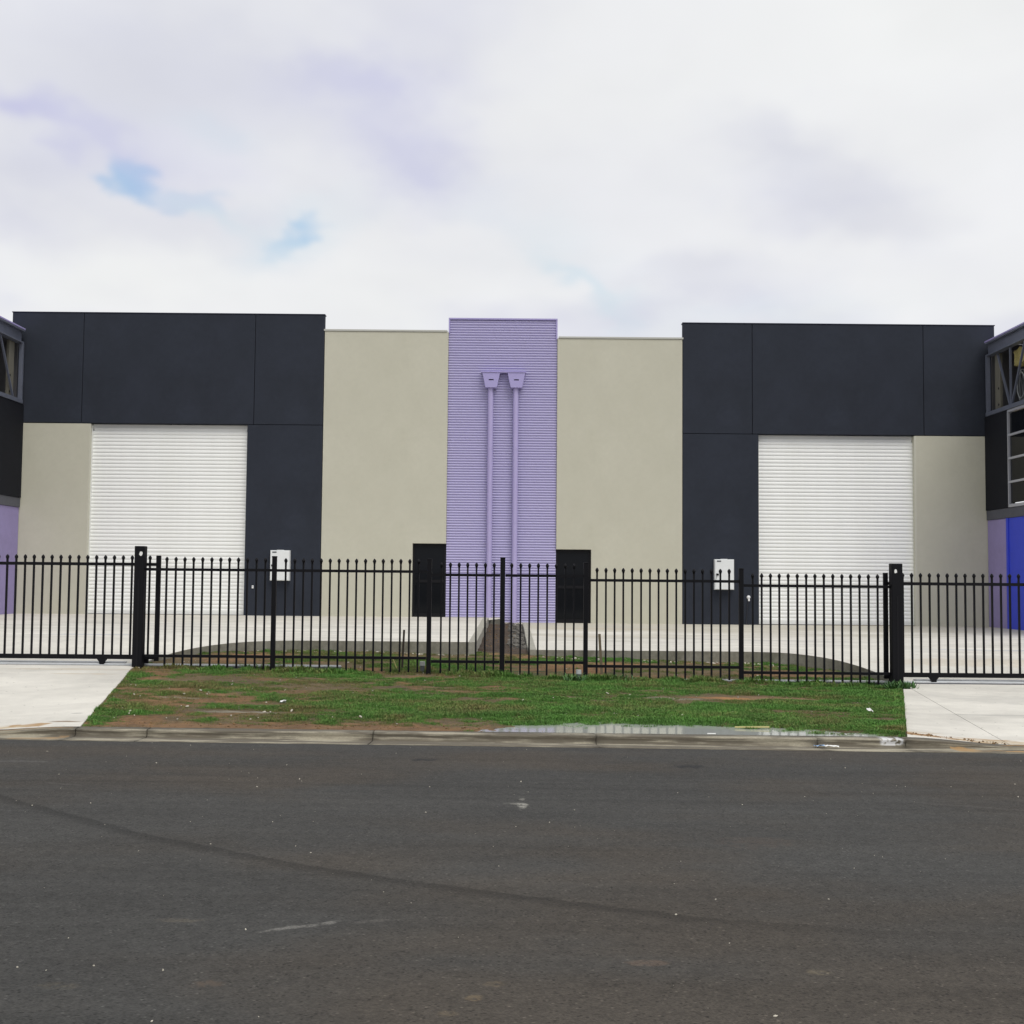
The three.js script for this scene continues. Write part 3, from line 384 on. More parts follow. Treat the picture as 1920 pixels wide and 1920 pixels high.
// ---------------------------------------------------------------- the two-unit warehouse
{
  const B = thing('warehouse', 'two-unit warehouse with charcoal bands, cream walls and lilac corrugated centre', 'warehouse');
  const T = 0.2, G = 0.006, R = 0.012;
  // panels: x0 x1 y0 y1 front-z material
  const dz = FZ + 0.012;
  const wall = (x0, x1, y0, y1, m, z = FZ) => part('wall_panel', bb(x0, x1, y0, y1, z - T, z, R), m, B);
  const unit = (f, top, band, ctop, xs, s) => {
    const [e0, j1, j2, e1, d0, d1, cIn, blk] = xs, lo = Math.min, hi = Math.max, W = (a, b, y0, y1, m, z) => wall(lo(a, b) + G, hi(a, b) - G, y0, y1, m, z);
    W(e0, j1, band + G, top, M.dark, dz); W(j1, j2, band + G, top, M.dark, dz); W(j2, e1, band + G, top, M.dark, dz);
    W(d1, e1, f - 0.1, band - G, M.dark, dz); W(e0, d0, f - 0.1, band - G, M.cream);
    { const a = e1 + s * -0.006, b = cIn + s * 0.006, q = [[a, f - 0.1], [blk, f - 0.1], [blk, f + 2.09], [b, f + 2.09], [b, ctop], [a, ctop]].map(([x, y]) => new THREE.Vector2(x, y)); part('wall_panel', muv(new THREE.ExtrudeGeometry(new THREE.Shape(s < 0 ? q : q.reverse()), { depth: T - 0.02, bevelEnabled: true, bevelThickness: 0.01, bevelSize: 0.006, bevelOffset: -0.006, bevelSegments: 1 }).translate(0, 0, FZ - T + 0.01)), M.cream, B); }
    part('capping', bb(lo(e0, e1) - 0.01, hi(e0, e1) + 0.01, top + 0.002, top + 0.03, FZ - T - 0.03, dz + 0.012, 0.004), M.darkCap, B);
    part('capping', bb(lo(e1 + s * 0.02, cIn + s * 0.04), hi(e1 + s * 0.02, cIn + s * 0.04), ctop + 0.002, ctop + 0.055, FZ - T - 0.03, FZ + 0.022, 0.004), M.capping, B);
    // roller door set back in its opening
    const x0 = lo(d0, d1), x1 = hi(d0, d1), zd = FZ - 0.16, dtop = band - 0.05;
    const door = part('roller_door', bb(x0 + 0.05, x1 - 0.05, f + 0.02, dtop - 0.06, zd - 0.03, zd - 0.012), M.roller, B); for (const [ga, gb] of [[x0 + 0.003, x0 + 0.026], [x1 - 0.026, x1 - 0.003]]) part('guide', bb(ga, gb, f, dtop, zd - 0.05, zd + 0.045), M.rollerGuide, door);
    door.userData.label = 'white roller door of curved slats in side guides';
    part('head_box', bb(x0 + 0.01, x1 - 0.01, dtop - 0.08, band - G, zd - 0.12, zd - 0.03), M.rollerGuide, door);
    const P = 0.1055, n = Math.floor((dtop - 0.06 - f - 0.09) / P);
    const prof = []; for (let k = 0; k <= 10; k++) { const t = k / 10; const z = t < 0.86 ? 0.012 * Math.pow(Math.sin(Math.PI * Math.min(1, t / 0.86)), 0.6) : -0.005; prof.push([z, t * P]); }
    const sg = runX(prof.map(([z, y]) => [z, y]), x0 + 0.027, x1 - 0.027);
    for (let k = 0; k < n; k++) part('slat', sg, M.roller, door, [0, f + 0.09 + k * P, zd]);
    part('bottom_bar', bb(x0 + 0.02, x1 - 0.02, f + 0.012, f + 0.088, zd - 0.03, zd + 0.022, 0.005), M.rollerGuide, door);
    part('backing', bb(x0, x1, f, band, zd - 0.3, zd - 0.25), M.inside, B);
    part('jamb', bb(s < 0 ? x0 - 0.02 : x1 - 0.03, s < 0 ? x0 + 0.003 : x1 + 0.02, f, band - G * 2, zd - 0.08, FZ + 0.002), M.creamEdge, B);
    // black entry door beside the corrugated strip
    const k0 = lo(blk, cIn) + 0.004, k1 = hi(blk, cIn) - 0.004, zk = FZ - 0.09;
    const dr = part('entry_door', mergeGeometries([bb(k0, k0 + 0.06, f, f + 2.08, zk - 0.05, zk), bb(k1 - 0.06, k1, f, f + 2.08, zk - 0.05, zk), bb(k0 + 0.06, k1 - 0.06, f + 2.0, f + 2.08, zk - 0.05, zk), bb(k0 + 0.06, k1 - 0.06, f, f + 0.1, zk - 0.05, zk), bb(k0 + 0.06, k1 - 0.06, f + 0.98, f + 1.06, zk - 0.05, zk)]), M.black, B);
    part('pane', bb(k0 + 0.06, k1 - 0.06, f + 1.06, f + 2.0, zk - 0.03, zk - 0.02), M.tint, dr); part('pane', bb(k0 + 0.06, k1 - 0.06, f + 0.1, f + 0.98, zk - 0.03, zk - 0.02), M.tint, dr);
    part('handle', bar([s < 0 ? k0 + 0.1 : k1 - 0.1, f + 0.9, zk + 0.04], [s < 0 ? k0 + 0.1 : k1 - 0.1, f + 1.2, zk + 0.04], 0.022, 0, true), M.black, dr);
  };
  unit(FL, 9.235, 6.045, 8.775, [-14.44, -12.37, -7.43, -5.44, -12.10, -7.61, -1.865, -2.825], -1);
  unit(FR, 9.085, 5.895, 8.62, [13.85, 11.79, 6.87, 4.87, 11.535, 7.05, 1.262, 2.265], 1);
  // corrugated strip, set behind the cream walls
  const zc = FZ - 0.075, y0 = 0.42, y1 = 9.16, P = 0.0745, n = Math.round((y1 - y0) / P * 10), pts = [];
  for (let k = 0; k <= n; k++) { const y = mix(y0, y1, k / n); pts.push([zc + 0.0245 * Math.sin(y / P * 2 * Math.PI), y]); }
  const cg = runX(pts, -1.868, 1.264, false); { const nn = cg.attributes.normal, pp = cg.attributes.position; for (let i = 0; i < pp.count; i++) { const y = pp.getY(i), d = 0.0245 * 2 * Math.PI / P * Math.cos(y / P * 2 * Math.PI), L = Math.hypot(1, d); nn.setXYZ(i, 0, -d / L, 1 / L); } }
  part('corrugated_cladding', cg, M.lilac, B);
  part('cladding_backing', bb(-1.86, 1.255, y0, y1, zc - 0.12, zc - 0.04), M.lilacTrim, B);
  part('edge_trim', bb(-1.872, 1.268, 9.155, 9.20, zc - 0.14, zc + 0.05, 0.004), M.lilacTrim, B);
  part('edge_trim', bb(-1.872, -1.83, 8.76, 9.154, zc - 0.05, zc + 0.045, 0.003), M.lilacTrim, B);
  part('edge_trim', bb(1.226, 1.268, 8.60, 9.154, zc - 0.05, zc + 0.045, 0.003), M.lilacTrim, B);
  // twin rain heads and downpipes
  const flash = part('flashing', bb(-0.925, 0.378, 7.60, 7.632, zc + 0.012, zc + 0.16, 0.004), M.lilacPipe, B);
  for (const cx of [-0.628, 0.094]) {
    const sh = new THREE.Shape([[-0.252, 0.435], [0.252, 0.435], [0.16, 0], [-0.16, 0]].map(([x, y]) => new THREE.Vector2(x, y)));
    const hole = new THREE.Path([[-0.07, 0.20], [-0.07, 0.235], [0.07, 0.235], [0.07, 0.20]].map(([x, y]) => new THREE.Vector2(x, y))); sh.holes.push(hole);
    const hg = new THREE.ExtrudeGeometry(sh, { depth: 0.24, bevelEnabled: true, bevelThickness: 0.006, bevelSize: 0.005, bevelSegments: 1 });
    hg.translate(cx, 7.155, zc + 0.02); const head = part('rain_head', hg, M.lilacTrim, B);
    part('overflow_slot', bb(cx - 0.075, cx + 0.075, 7.15 + 0.19, 7.15 + 0.25, zc + 0.03, zc + 0.18), M.black, head);
    part('rim', bb(cx - 0.265, cx + 0.265, 7.585, 7.599, zc + 0.02, zc + 0.285, 0.003), M.lilacTrim, head);
    const bot = cx < 0 ? FL - 0.01 : FR - 0.01, pipe = part('downpipe', new THREE.CylinderGeometry(0.078, 0.078, 7.15 - bot, 28).translate(cx - 0.012, (7.15 + bot) / 2, zc + 0.125), M.lilacPipe, B);
    for (const by of [5.4, 3.3, 1.5]) part('bracket', new THREE.CylinderGeometry(0.082, 0.082, 0.035, 28).translate(cx - 0.012, by, zc + 0.125), M.lilacPipe, pipe);
  }
  // body behind the front
  part('side_wall', bb(-14.43, -14.25, 0.3, 8.6, -55, FZ - T - 0.01), M.slate, B); part('side_wall', bb(13.66, 13.84, 0.3, 8.5, -55, FZ - T - 0.01), M.slate, B); part('rear_wall', bb(-14.2, 13.6, 0.3, 8.4, -55.2, -55.01), M.slate, B);
  part('roof', bb(-14.24, 13.65, 8.0, 8.1, -55, FZ - T - 0.42), M.galv, B);
}
// meter boxes on the dark walls
function meterBox(x, y, label, hand) {
  const o = thing('meter_box', label, 'meter box', null, [x, y, FZ + 0.013]);
  part('cabinet', bb(-0.275, 0.275, 0, 0.86, 0, 0.16, 0.006), M.white, o);
  const d = part('cabinet_door', bb(-0.262, 0.262, 0.015, 0.845, 0.164, 0.184, 0.005), M.white, o); part('rain_lip', bb(-0.09, 0.09, 0.862, 0.872, 0.02, 0.15), M.white, o);
  part('name_plate', bb(-0.215, -0.095, 0.785, 0.825, 0.185, 0.188), M.plate, d); part('latch', bb(-0.235, -0.165, 0.40, 0.455, 0.185, 0.21, 0.004), M.black, d);
  if (hand) { part('key_tag', bar([-0.215, 0.40, 0.19], [-0.245, 0.28, 0.19], 0.01), M.cable, d); part('sticker', bb(-0.02, 0.08, 0.09, 0.15, 0.185, 0.1865), M.paper, d); }
}
meterBox(-6.565, 1.587, 'white meter box on charcoal wall with a lone key switch beside it', false);
meterBox(6.03, 1.44, 'white meter box on charcoal wall beside a white outlet trailing a cord', true);
{ const o = thing('wall_outlet', 'white outlet with a dangling dark cord on charcoal wall', 'outlet', null, [6.745, 1.2, FZ + 0.013]);
  part('cover', new THREE.SphereGeometry(0.055, 16, 10, 0, Math.PI * 2, 0, Math.PI / 2).rotateX(Math.PI / 2).translate(0, 0.03, 0), M.whitePlastic, o); part('plug', bb(-0.02, 0.03, -0.08, -0.01, 0.003, 0.05, 0.008), M.whitePlastic, o);
  part('cord', new THREE.TubeGeometry(new THREE.CatmullRomCurve3([[-0.01, -0.08, 0.03], [-0.03, -0.2, 0.03], [-0.05, -0.45, 0.02], [-0.06, -0.74, 0.03], [-0.02, -0.738, 0.09]].map((p) => new THREE.Vector3(...p))), 24, 0.008, 6), M.cord, o); }
{ const o = thing('key_switch', 'tiny white key switch on charcoal wall near roller door', 'switch', null, [-7.355, 1.36, FZ + 0.013]); part('plate', bb(-0.025, 0.025, 0, 0.085, 0, 0.02, 0.005), M.whitePlastic, o); part('keyhole', new THREE.CylinderGeometry(0.009, 0.009, 0.008, 10).rotateX(Math.PI / 2).translate(0, 0.05, 0.024), M.plate, o); }

// ---------------------------------------------------------------- office wings that close the yard at both sides
function wing(X, s, dy, label, withWindow, braces) {         // s: outward direction in x; wall faces the yard
  const O = thing('office_wing', label, 'office building'), x = (d) => X + s * d, bx = (d0, d1, y0, y1, z0, z1, r) => bb(Math.min(x(d0), x(d1)), Math.max(x(d0), x(d1)), y0 + dy, y1 + dy, z0, z1, r);
  const z0 = -33.63, z1 = -25, zw = -32.1;
  part('ground_wall', bx(0.05, 0.25, 0.25, 3.485, z0, withWindow ? -32.33 : z1, 0.01), M.purple, O);
  if (withWindow) { part('blue_wall', bx(0.05, 0.25, 0.25, 3.485, -32.2, z1, 0.01), M.blue, O); part('blue_frame', bx(0.02, 0.24, 0.25, 3.484, -32.328, -32.203, 0.01), M.blue, O); }
  part('beam', bx(0.02, 8, 3.487, 3.758, z0, z1, 0.01), M.slate, O);
  part('upper_wall', bx(0.0, 0.2, 3.76, 6.44, z0, withWindow ? zw : z1, 0.01), M.wingDark, O);
  part('front_wall', bx(0.3, 8, 0.25, 3.48, z1 - 0.2, z1 - 0.02), M.purple, O); part('front_wall', bx(0.25, 8, 3.76, 8.56, z1 - 0.2, z1 - 0.02), M.dark, O);
  part('far_wall', bx(7.8, 8, 0.25, 3.48, z0, z1 - 0.21), M.purple, O); part('far_wall', bx(7.8, 8, 3.76, 8.6, z0, z1 - 0.21), M.dark, O);
  if (withWindow) {
    const w = part('window', mergeGeometries([bx(0.0, 0.1, 3.765, 3.85, zw + 0.01, z1 - 0.21), bx(0.0, 0.1, 6.36, 6.43, zw + 0.01, z1 - 0.21), bx(0.0, 0.1, 3.852, 6.358, zw + 0.005, zw + 0.05)]), M.alu, O);
    const rows = [3.85, 4.455, 5.10, 5.74, 6.36], cols = []; for (let z = zw + 0.05; z < z1 - 0.4; z += 1.3) cols.push(z);
    for (let r = 1; r < 4; r++) part('transom', bx(0.012, 0.09, rows[r] - 0.03, rows[r] + 0.03, zw + 0.052, z1 - 0.21), M.alu, w);
    for (let c = 0; c < cols.length; c++) { const za = cols[c], zb = Math.min(za + 1.3, z1 - 0.21); if (c) part('mullion', bx(0.006, 0.1, 3.852, 6.358, za - 0.025, za + 0.025), M.alu, w); for (let r = 0; r < 4; r++) part('pane', bx(0.05, 0.058, rows[r] + 0.031, rows[r + 1] - 0.031, za + 0.026, zb - 0.026), M.tint, w); }
  }
  // open steel-framed bay under the roof, not yet clad
  part('sill_channel', bx(-0.02, 0.16, 6.445, 6.56, z0 + 0.13, z1, 0.006), M.steel, O);
  part('roof_beam', mergeGeometries([bx(0.08, 0.12, 8.22, 8.52, z0 + 0.13, z1), bx(-0.02, 0.2, 8.521, 8.56, z0 + 0.13, z1), bx(0.0, 0.2, 8.18, 8.219, z0 + 0.13, z1)]), M.steel, O);
  part('roof_edge', bx(-0.03, 8, 8.565, 8.61, z0 + 0.12, z1, 0.008), M.lilacTrim, O);
  part('steel_post', bx(-0.01, 0.1, 6.562, 8.178, z0 + 0.14, z0 + 0.22), M.steel, O);
  part('concrete_column', bx(0.16, 0.24, 6.565, 8.17, -33.24, -32.90, 0.008), M.plank, O);
  for (const py of [7.18, 6.72]) part('bolt_hole', new THREE.CylinderGeometry(0.035, 0.035, 0.012, 14).rotateZ(Math.PI / 2).translate(x(0.16), py + dy, -33.0), M.black, O);
  for (const z of [-30.6, -28.2]) part('steel_post', bx(0.0, 0.1, 6.562, 8.178, z - 0.05, z + 0.05), M.steel, O);
  for (const [ya, za, yb, zb] of braces) part('brace', bar([x(0.09), ya + dy, za], [x(0.09), yb + dy, zb], 0.05, 0.05), M.steel, O);
  part('bay_back_wall', bx(7.6, 7.7, 6.45, 8.56, z0 + 0.05, z1 - 0.21), M.inside, O); part('bay_floor', bx(0.2, 7.59, 6.40, 6.44, z0 + 0.05, z1 - 0.21), M.inside, O); part('bay_end_wall', bx(0.22, 7.59, 6.45, 8.56, z0 - 0.01, z0 + 0.045), M.inside, O);
  for (let k = 0; k < 6; k++) part('purlin', bx(0.22, 7.59, 8.30, 8.45, -33.2 + k * 0.9, -33.14 + k * 0.9), M.slate, O);
  return { O, x };
}
const wl = wing(-14.02, -1, 0.125, 'dark office wing over lilac ground wall with no blue wall', false, [[6.60, -33.05, 8.4, -31.98], [6.60, -30.7, 8.4, -31.86]]);
const wr = wing(13.52, 1, -0.01, 'dark office wing over blue ground wall with gridded window', true, [[8.12, -32.86, 6.58, -32.08], [8.15, -32.02, 6.58, -32.02], [8.15, -31.1, 6.58, -31.96]]);
// yellow batt slung under the roof of the open bay, and cable coils
{ const g = new THREE.BoxGeometry(0.5, 0.42, 1.05, 8, 8, 16), p = g.attributes.position; for (let i = 0; i < p.count; i++) { const x = p.getX(i), y = p.getY(i), z = p.getZ(i); p.setXYZ(i, x + (fbm(y * 7, z * 7, 3, 401) - 0.5) * 0.12, y + (fbm(x * 7 + 5, z * 6, 3, 403) - 0.5) * 0.16 + 0.12 * (z + 0.5), z + (fbm(x * 7, y * 7 + 9, 3, 405) - 0.5) * 0.12); } g.computeVertexNormals();
  const m = single('insulation_batt', g, M.batt, 'ragged yellow insulation batt hanging in the open steel bay', 'insulation'); m.position.set(14.05, 7.86, -31.7); }
function coil(x, y, z, label, seed) {
  const o = thing('cable_coil', label, 'cable', 'cable coils in the open bays', [x, y, z]), R = rng(seed);
  for (let k = 0; k < 9; k++) { const pts = [], rx = 0.16 + 0.14 * R(), ry = 0.34 + 0.12 * R(), ox = (R() - 0.5) * 0.16, oy = (R() - 0.5) * 0.16, t = R(); for (let a = 0; a < 14; a++) { const th = a / 14 * 6.283; pts.push(new THREE.Vector3((R() - 0.5) * 0.02 + ox, oy + ry * Math.sin(th), rx * Math.cos(th) + (t - 0.5) * 0.2)); } part('cable_loop', new THREE.TubeGeometry(new THREE.CatmullRomCurve3(pts, true), 40, 0.012, 6, true), k % 5 ? M.cable : M.pvc, o); }
}
coil(13.98, 7.05, -32.05, 'coil of grey cable in the bay with the yellow batt', 411); coil(-14.5, 7.2, -31.95, 'coil of grey cable in the bay without any batt', 413);

// ---------------------------------------------------------------- fence, gates, gate posts
const tubeW = 0.027;
const spearGeo = new THREE.LatheGeometry([[0.0001, 0.0], [0.018, 0.0], [0.019, 0.012], [0.0185, 0.016], [0.025, 0.024], [0.027, 0.036], [0.024, 0.052], [0.013, 0.068], [0.006, 0.076], [0.0001, 0.080]].map(([a, b]) => new THREE.Vector2(a, b)), 10);
const picketGeo = new Map();
function picket(parent, x, y0, y1, z) {                                // y1: tip of the spear
  const L = Math.round((y1 - 0.075 - y0) * 1000) / 1000; if (!picketGeo.has(L)) picketGeo.set(L, new THREE.BoxGeometry(tubeW, L, tubeW).translate(0, L / 2, 0));
  const p = part('picket', picketGeo.get(L), M.fence, parent, [x, y0, z]); part('spear_tip', spearGeo, M.fence, p, [0, L - 0.002, 0]); return p;
}
{
  const F = thing('picket_fence', 'black steel fence of speared pickets stepping down along the verge', 'fence', null, [0, 0, -18.2]);
  const post = (x, y0, y1, w = 0.068) => { const p = part('post', new RoundedBoxGeometry(w, y1 - y0, w, 1, 0.006), M.fence, F, [x, (y0 + y1) / 2, 0]); part('post_cap', new RoundedBoxGeometry(w + 0.006, 0.022, w + 0.006, 1, 0.006), M.fence, p, [0, (y1 - y0) / 2, 0]); };
  [[-3.65, 2.005], [-1.26, 1.985], [-0.134, 2.015], [1.146, 1.95], [3.536, 1.88]].forEach(([x, t]) => post(x, hF(x) - 0.25, t, x === -0.134 ? 0.075 : 0.068));
  const panel = (xa, xb, rt, rb, xs) => { for (const y of [rt, rb]) part('rail', new THREE.BoxGeometry(xb - xa, 0.042, 0.042), M.fence, F, [(xa + xb) / 2, y, 0]); xs.forEach((x, k) => picket(F, x + 0.002 * Math.sin(k * 7.7), Math.min(rb - 0.14, hF(x) + 0.035), rt + 0.192 + 0.002 * Math.sin(x * 91), 0)); };
  panel(-5.63, -3.69, 1.797, 0.472, lin(-5.308, -3.79, 11)); panel(-3.61, -1.30, 1.795, 0.472, lin(-3.476, -1.431, 15));
  panel(-1.22, -0.175, 1.748, 0.423, lin(-1.077, -0.267, 6)); panel(-0.092, 1.11, 1.748, 0.423, lin(0.004, 0.965, 7));
  panel(1.183, 3.50, 1.687, 0.372, lin(1.318, 3.351, 15)); panel(3.573, 5.84, 1.625, 0.295, lin(3.713, 5.634, 14));
}
function gatePost(x, w, y0, y1, label, seed) {
  const o = thing('gate_post', label, 'gate post', null, [x, y0, -18.17]);
  part('column', new RoundedBoxGeometry(w, y1 - y0, 0.15, 1, 0.008).translate(0, (y1 - y0) / 2, 0), M.fence, o); part('seam', bb(-0.012, 0.012, 0.05, y1 - y0 - 0.5, 0.0745, 0.079), M.black, o);
  const R = rng(seed), sh = []; for (let k = 0; k < 9; k++) { const a = k / 9 * 6.283, r = 0.6 + 0.55 * R(); sh.push(new THREE.Vector2(Math.cos(a) * 0.026 * r, Math.sin(a) * 0.042 * r)); }
  part('sticker_remnant', new THREE.ExtrudeGeometry(new THREE.Shape(sh), { depth: 0.001, bevelEnabled: false }).translate(seed % 2 ? 0.022 : -0.022, y1 - y0 - 0.115, 0.0755), M.paper, o);
  part('guide_bracket', bb(-w / 2 - 0.0, w / 2 + 0.05, 0.13, 0.2, -0.12, -0.076), M.fence, o);
}
gatePost(-5.703, 0.152, 0.22, 2.151, 'thick black gate post on the slope beside the higher yard', 421);
gatePost(5.907, 0.166, 0.05, 1.981, 'thick black gate post with leafy weeds at its foot', 422);
function gate(s, xEnd, xFar, rt, rb, tip, xp0, label, wheelX) {
  const G = thing('sliding_gate', label, 'gate', null, [0, 0, -18.335]), lo = Math.min(xEnd, xFar), hi = Math.max(xEnd, xFar);
  part('top_rail', new THREE.BoxGeometry(hi - lo, 0.048, 0.045), M.fence, G, [(lo + hi) / 2, rt, 0]); part('bottom_rail', new THREE.BoxGeometry(hi - lo, 0.068, 0.05), M.fence, G, [(lo + hi) / 2, rb, 0]);
  for (const x of [xEnd, xFar]) part('stile', new RoundedBoxGeometry(0.068, tip - rb + 0.06, 0.055, 1, 0.006), M.fence, G, [x, (tip + rb - 0.06) / 2, 0]);
  for (let k = 0; k < 45; k++) { const x = xp0 + s * k * 0.1383; if (x < lo + 0.08 || x > hi - 0.08) continue; picket(G, x, rb + 0.03, tip, 0); }
  const sh = new THREE.Shape([[-0.075, 0.0], [0.075, 0.0], [0.042, -0.042], [0.04, -0.066], [0.02, -0.086], [-0.02, -0.086], [-0.04, -0.066], [-0.042, -0.042]].map(([a, b]) => new THREE.Vector2(a, b)));
  for (const wx of [wheelX, xFar - s * 0.8]) { const b = part('wheel_bracket', new THREE.ExtrudeGeometry(sh, { depth: 0.05, bevelEnabled: false }).translate(wx, rb - 0.034, -0.025), M.fence, G); part('wheel', new THREE.CylinderGeometry(0.034, 0.034, 0.03, 18).rotateX(Math.PI / 2).translate(wx, rb - 0.088, 0), M.galv, b); }
}
gate(-1, -5.475, -12.2, 1.872, 0.442, 2.012, -5.61, 'black picket sliding gate in front of the lilac ground wall', -6.31);
gate(1, 5.80, 12.2, 1.676, 0.270, 1.842, 5.93, 'black picket sliding gate in front of the blue ground wall', 6.53);
// running tracks on concrete strips, and the slotted drains behind them
function track(x0, x1, y, label) { const o = thing('gate_track', label, 'gate track', null, [0, y, -18.335]); part('strip', bb(x0, x1, -0.10, -0.006, -0.062, 0.062, 0.004), M.slate, o); part('track_plate', bb(x0, x1, -0.0055, 0.0045, -0.05, 0.05, 0.002), M.galv, o); part('track_rail', bar([x0, 0.012, 0], [x1, 0.012, 0], 0.02, 0, true), M.galv, o); }
track(-12.5, -2.62, 0.322, 'pale steel gate track running out under the fence towards the dark stake'); track(2.5, 12.5, 0.158, 'pale steel gate track running out under the fence towards the leafy weeds');
function drain(x0, x1, y, label) {
  const o = thing('trench_drain', label, 'drain', null, [0, y, -18.50]); part('channel', bb(x0, x1, -0.08, -0.012, -0.075, 0.075), M.inside, o);
  part('grate_frame', mergeGeometries([bb(x0, x1, -0.01, 0.006, -0.085, -0.066), bb(x0, x1, -0.01, 0.006, 0.066, 0.085)]), M.galv, o);
  const bars = []; for (let x = x0 + 0.015; x < x1; x += 0.034) bars.push(bb(x, x + 0.016, -0.011, 0.004, -0.065, 0.065)); const g = part('grate_bars', mergeGeometries(bars), M.galv, o); g.userData.kind = 'stuff';
}
drain(-12.4, -6.0, 0.351, 'slotted steel trench drain behind the gate of the higher yard'); drain(6.3, 12.4, 0.182, 'slotted steel trench drain behind the gate near the blue wall');

// ---------------------------------------------------------------- small things on the verge and road
const gyv = (x, z) => vergeY(x, z);
function stake(x, z, h, w, lean, mat, label) { const g = bar([0, -0.15, 0], [lean, h, 0], w, w * 0.6); const m = single('timber_stake', g, mat, label, 'stake'); m.position.set(x, gyv(x, z), z); }
stake(-1.72, -18.75, 0.62, 0.032, 0.03, M.timberDark, 'thin dark timber stake standing behind the fence'); stake(1.46, -18.9, 0.62, 0.04, -0.05, M.timber, 'pale weathered timber stake leaning behind the fence');
{ const m = single('yellow_stick', bar([0, -0.03, 0], [-0.06, 0.12, 0.02], 0.012), M.yellow, 'short yellow stick poking up beside the dark stake', 'stick'); m.position.set(-1.78, gyv(-1.78, -18.6) + 0.06, -18.6); }
function cap(x, z, label) { const o = thing('pipe_riser', label, 'pipe', null, [x, gyv(x, z), z]); part('pipe', new THREE.CylinderGeometry(0.034, 0.034, 0.16, 20).translate(0, 0.03, 0), M.plate, o); part('pipe_cap', new THREE.CylinderGeometry(0.042, 0.044, 0.062, 20).translate(0, 0.142, 0), M.pvc, o); }
cap(-1.37, -18.42, 'grey capped pipe riser standing near the dark stake'); cap(1.03, -17.98, 'grey capped pipe riser beside a long-leaved weed clump');
// crumpled litter
function scrap(name, x, y, z, w, d, mat, label, seed) { const g = new THREE.PlaneGeometry(w, d, 6, 5).rotateX(-Math.PI / 2), p = g.attributes.position, R = rng(seed); for (let i = 0; i < p.count; i++) p.setXYZ(i, p.getX(i) + (R() - 0.5) * w * 0.16, 0.012 + R() * 0.035, p.getZ(i) + (R() - 0.5) * d * 0.16); g.computeVertexNormals(); const m = single(name, g, mat, label, 'litter'); m.position.set(x, y, z); m.rotation.y = seed; m.rotation.z = 0.25; return m; }
scrap('paper_scrap', -2.75, gyv(-2.75, -14.38) + 0.035, -14.38, 0.09, 0.07, M.paper, 'crumpled white paper scrap on brown patchy turf', 5); scrap('paper_scrap', 4.35, gyv(4.35, -14.4) + 0.04, -14.4, 0.10, 0.05, M.paper, 'torn white paper scrap on green turf near the driveway joint', 8);
{ const o = thing('wrapper', 'torn blue and white wrapper lying in the gutter', 'litter', null, [3.22, roadY(3.2) - 0.004, -12.36]); const sh = (w, d, s) => { const g = new THREE.PlaneGeometry(w, d, 5, 4).rotateX(-Math.PI / 2), p = g.attributes.position, R = rng(s); for (let i = 0; i < p.count; i++) p.setY(i, 0.008 + R() * 0.022); g.computeVertexNormals(); return g; }; part('foil', sh(0.13, 0.07, 3), M.blueFoil, o); part('paper', sh(0.14, 0.05, 4).translate(0.11, 0.002, 0.03), M.paper, o); }
{ const m = single('dry_stick', bar([0, 0.012, 0], [0.38, 0.02, 0.02], 0.016), M.yellow, 'pale dry stick lying by the end of the puddle', 'stick'); m.position.set(2.5, gyv(2.6, -13.3) + 0.02, -13.25); }
{ const m = single('cigarette_butt', bar([0, 0.01, 0], [0.09, 0.01, 0], 0.014, 0, true), M.paper, 'short pale cardboard tube lying on the puddle edge', 'litter'); m.position.set(2.1, WATER + 0.004, -12.68); }
// weeds
function weed(x, z, n, h, w, label, seed, broad) {
  const o = thing('weed_clump', label, 'weed', null, [x, gyv(x, z) - 0.01, z]), R = rng(seed), mats = [std({ color: rgb(0.05, 0.135, 0.03), roughness: 0.7 }), std({ color: rgb(0.075, 0.17, 0.04), roughness: 0.7 }), std({ color: rgb(0.04, 0.10, 0.03), roughness: 0.7 })];
  for (let k = 0; k < n; k++) {
    const a = R() * 6.283, r = h * (0.5 + 0.6 * R()), reach = r * (0.3 + 0.7 * R()), ox = (R() - 0.5) * w, oz = (R() - 0.5) * w * 0.7, pos = [], idx = [], N = 5;
    for (let i = 0; i <= N; i++) { const t = i / N, up = broad ? r * (t * 0.9) : r * (1.5 * t - 0.9 * t * t), out = reach * t, ww = (broad ? 0.015 : 0.008) * Math.sin(Math.PI * (broad ? clamp(0.12 + 0.86 * t) : clamp(0.35 + 0.62 * t))); const cx = ox + Math.cos(a) * out, cz = oz + Math.sin(a) * out; pos.push(cx - Math.sin(a) * ww, up, cz + Math.cos(a) * ww, cx + Math.sin(a) * ww, up, cz - Math.cos(a) * ww); if (i) { const b = 2 * i - 2; idx.push(b, b + 1, b + 2, b + 1, b + 3, b + 2); } }
    const g = new THREE.BufferGeometry(); g.setAttribute('position', new THREE.Float32BufferAttribute(pos, 3)); g.setIndex(idx); g.computeVertexNormals(); part('leaf', g, mats[k % 3], o);
  }
}
weed(0.95, -17.8, 46, 0.24, 0.3, 'long-leaved weed clump beside the capped riser under the fence', 431, false); weed(5.84, -17.80, 130, 0.15, 0.40, 'broad-leaved weed clump at the gate post by the driveway', 433, true); weed(1.7, -17.95, 30, 0.16, 0.35, 'low weed clump under the fence near the pale stake', 435, false);
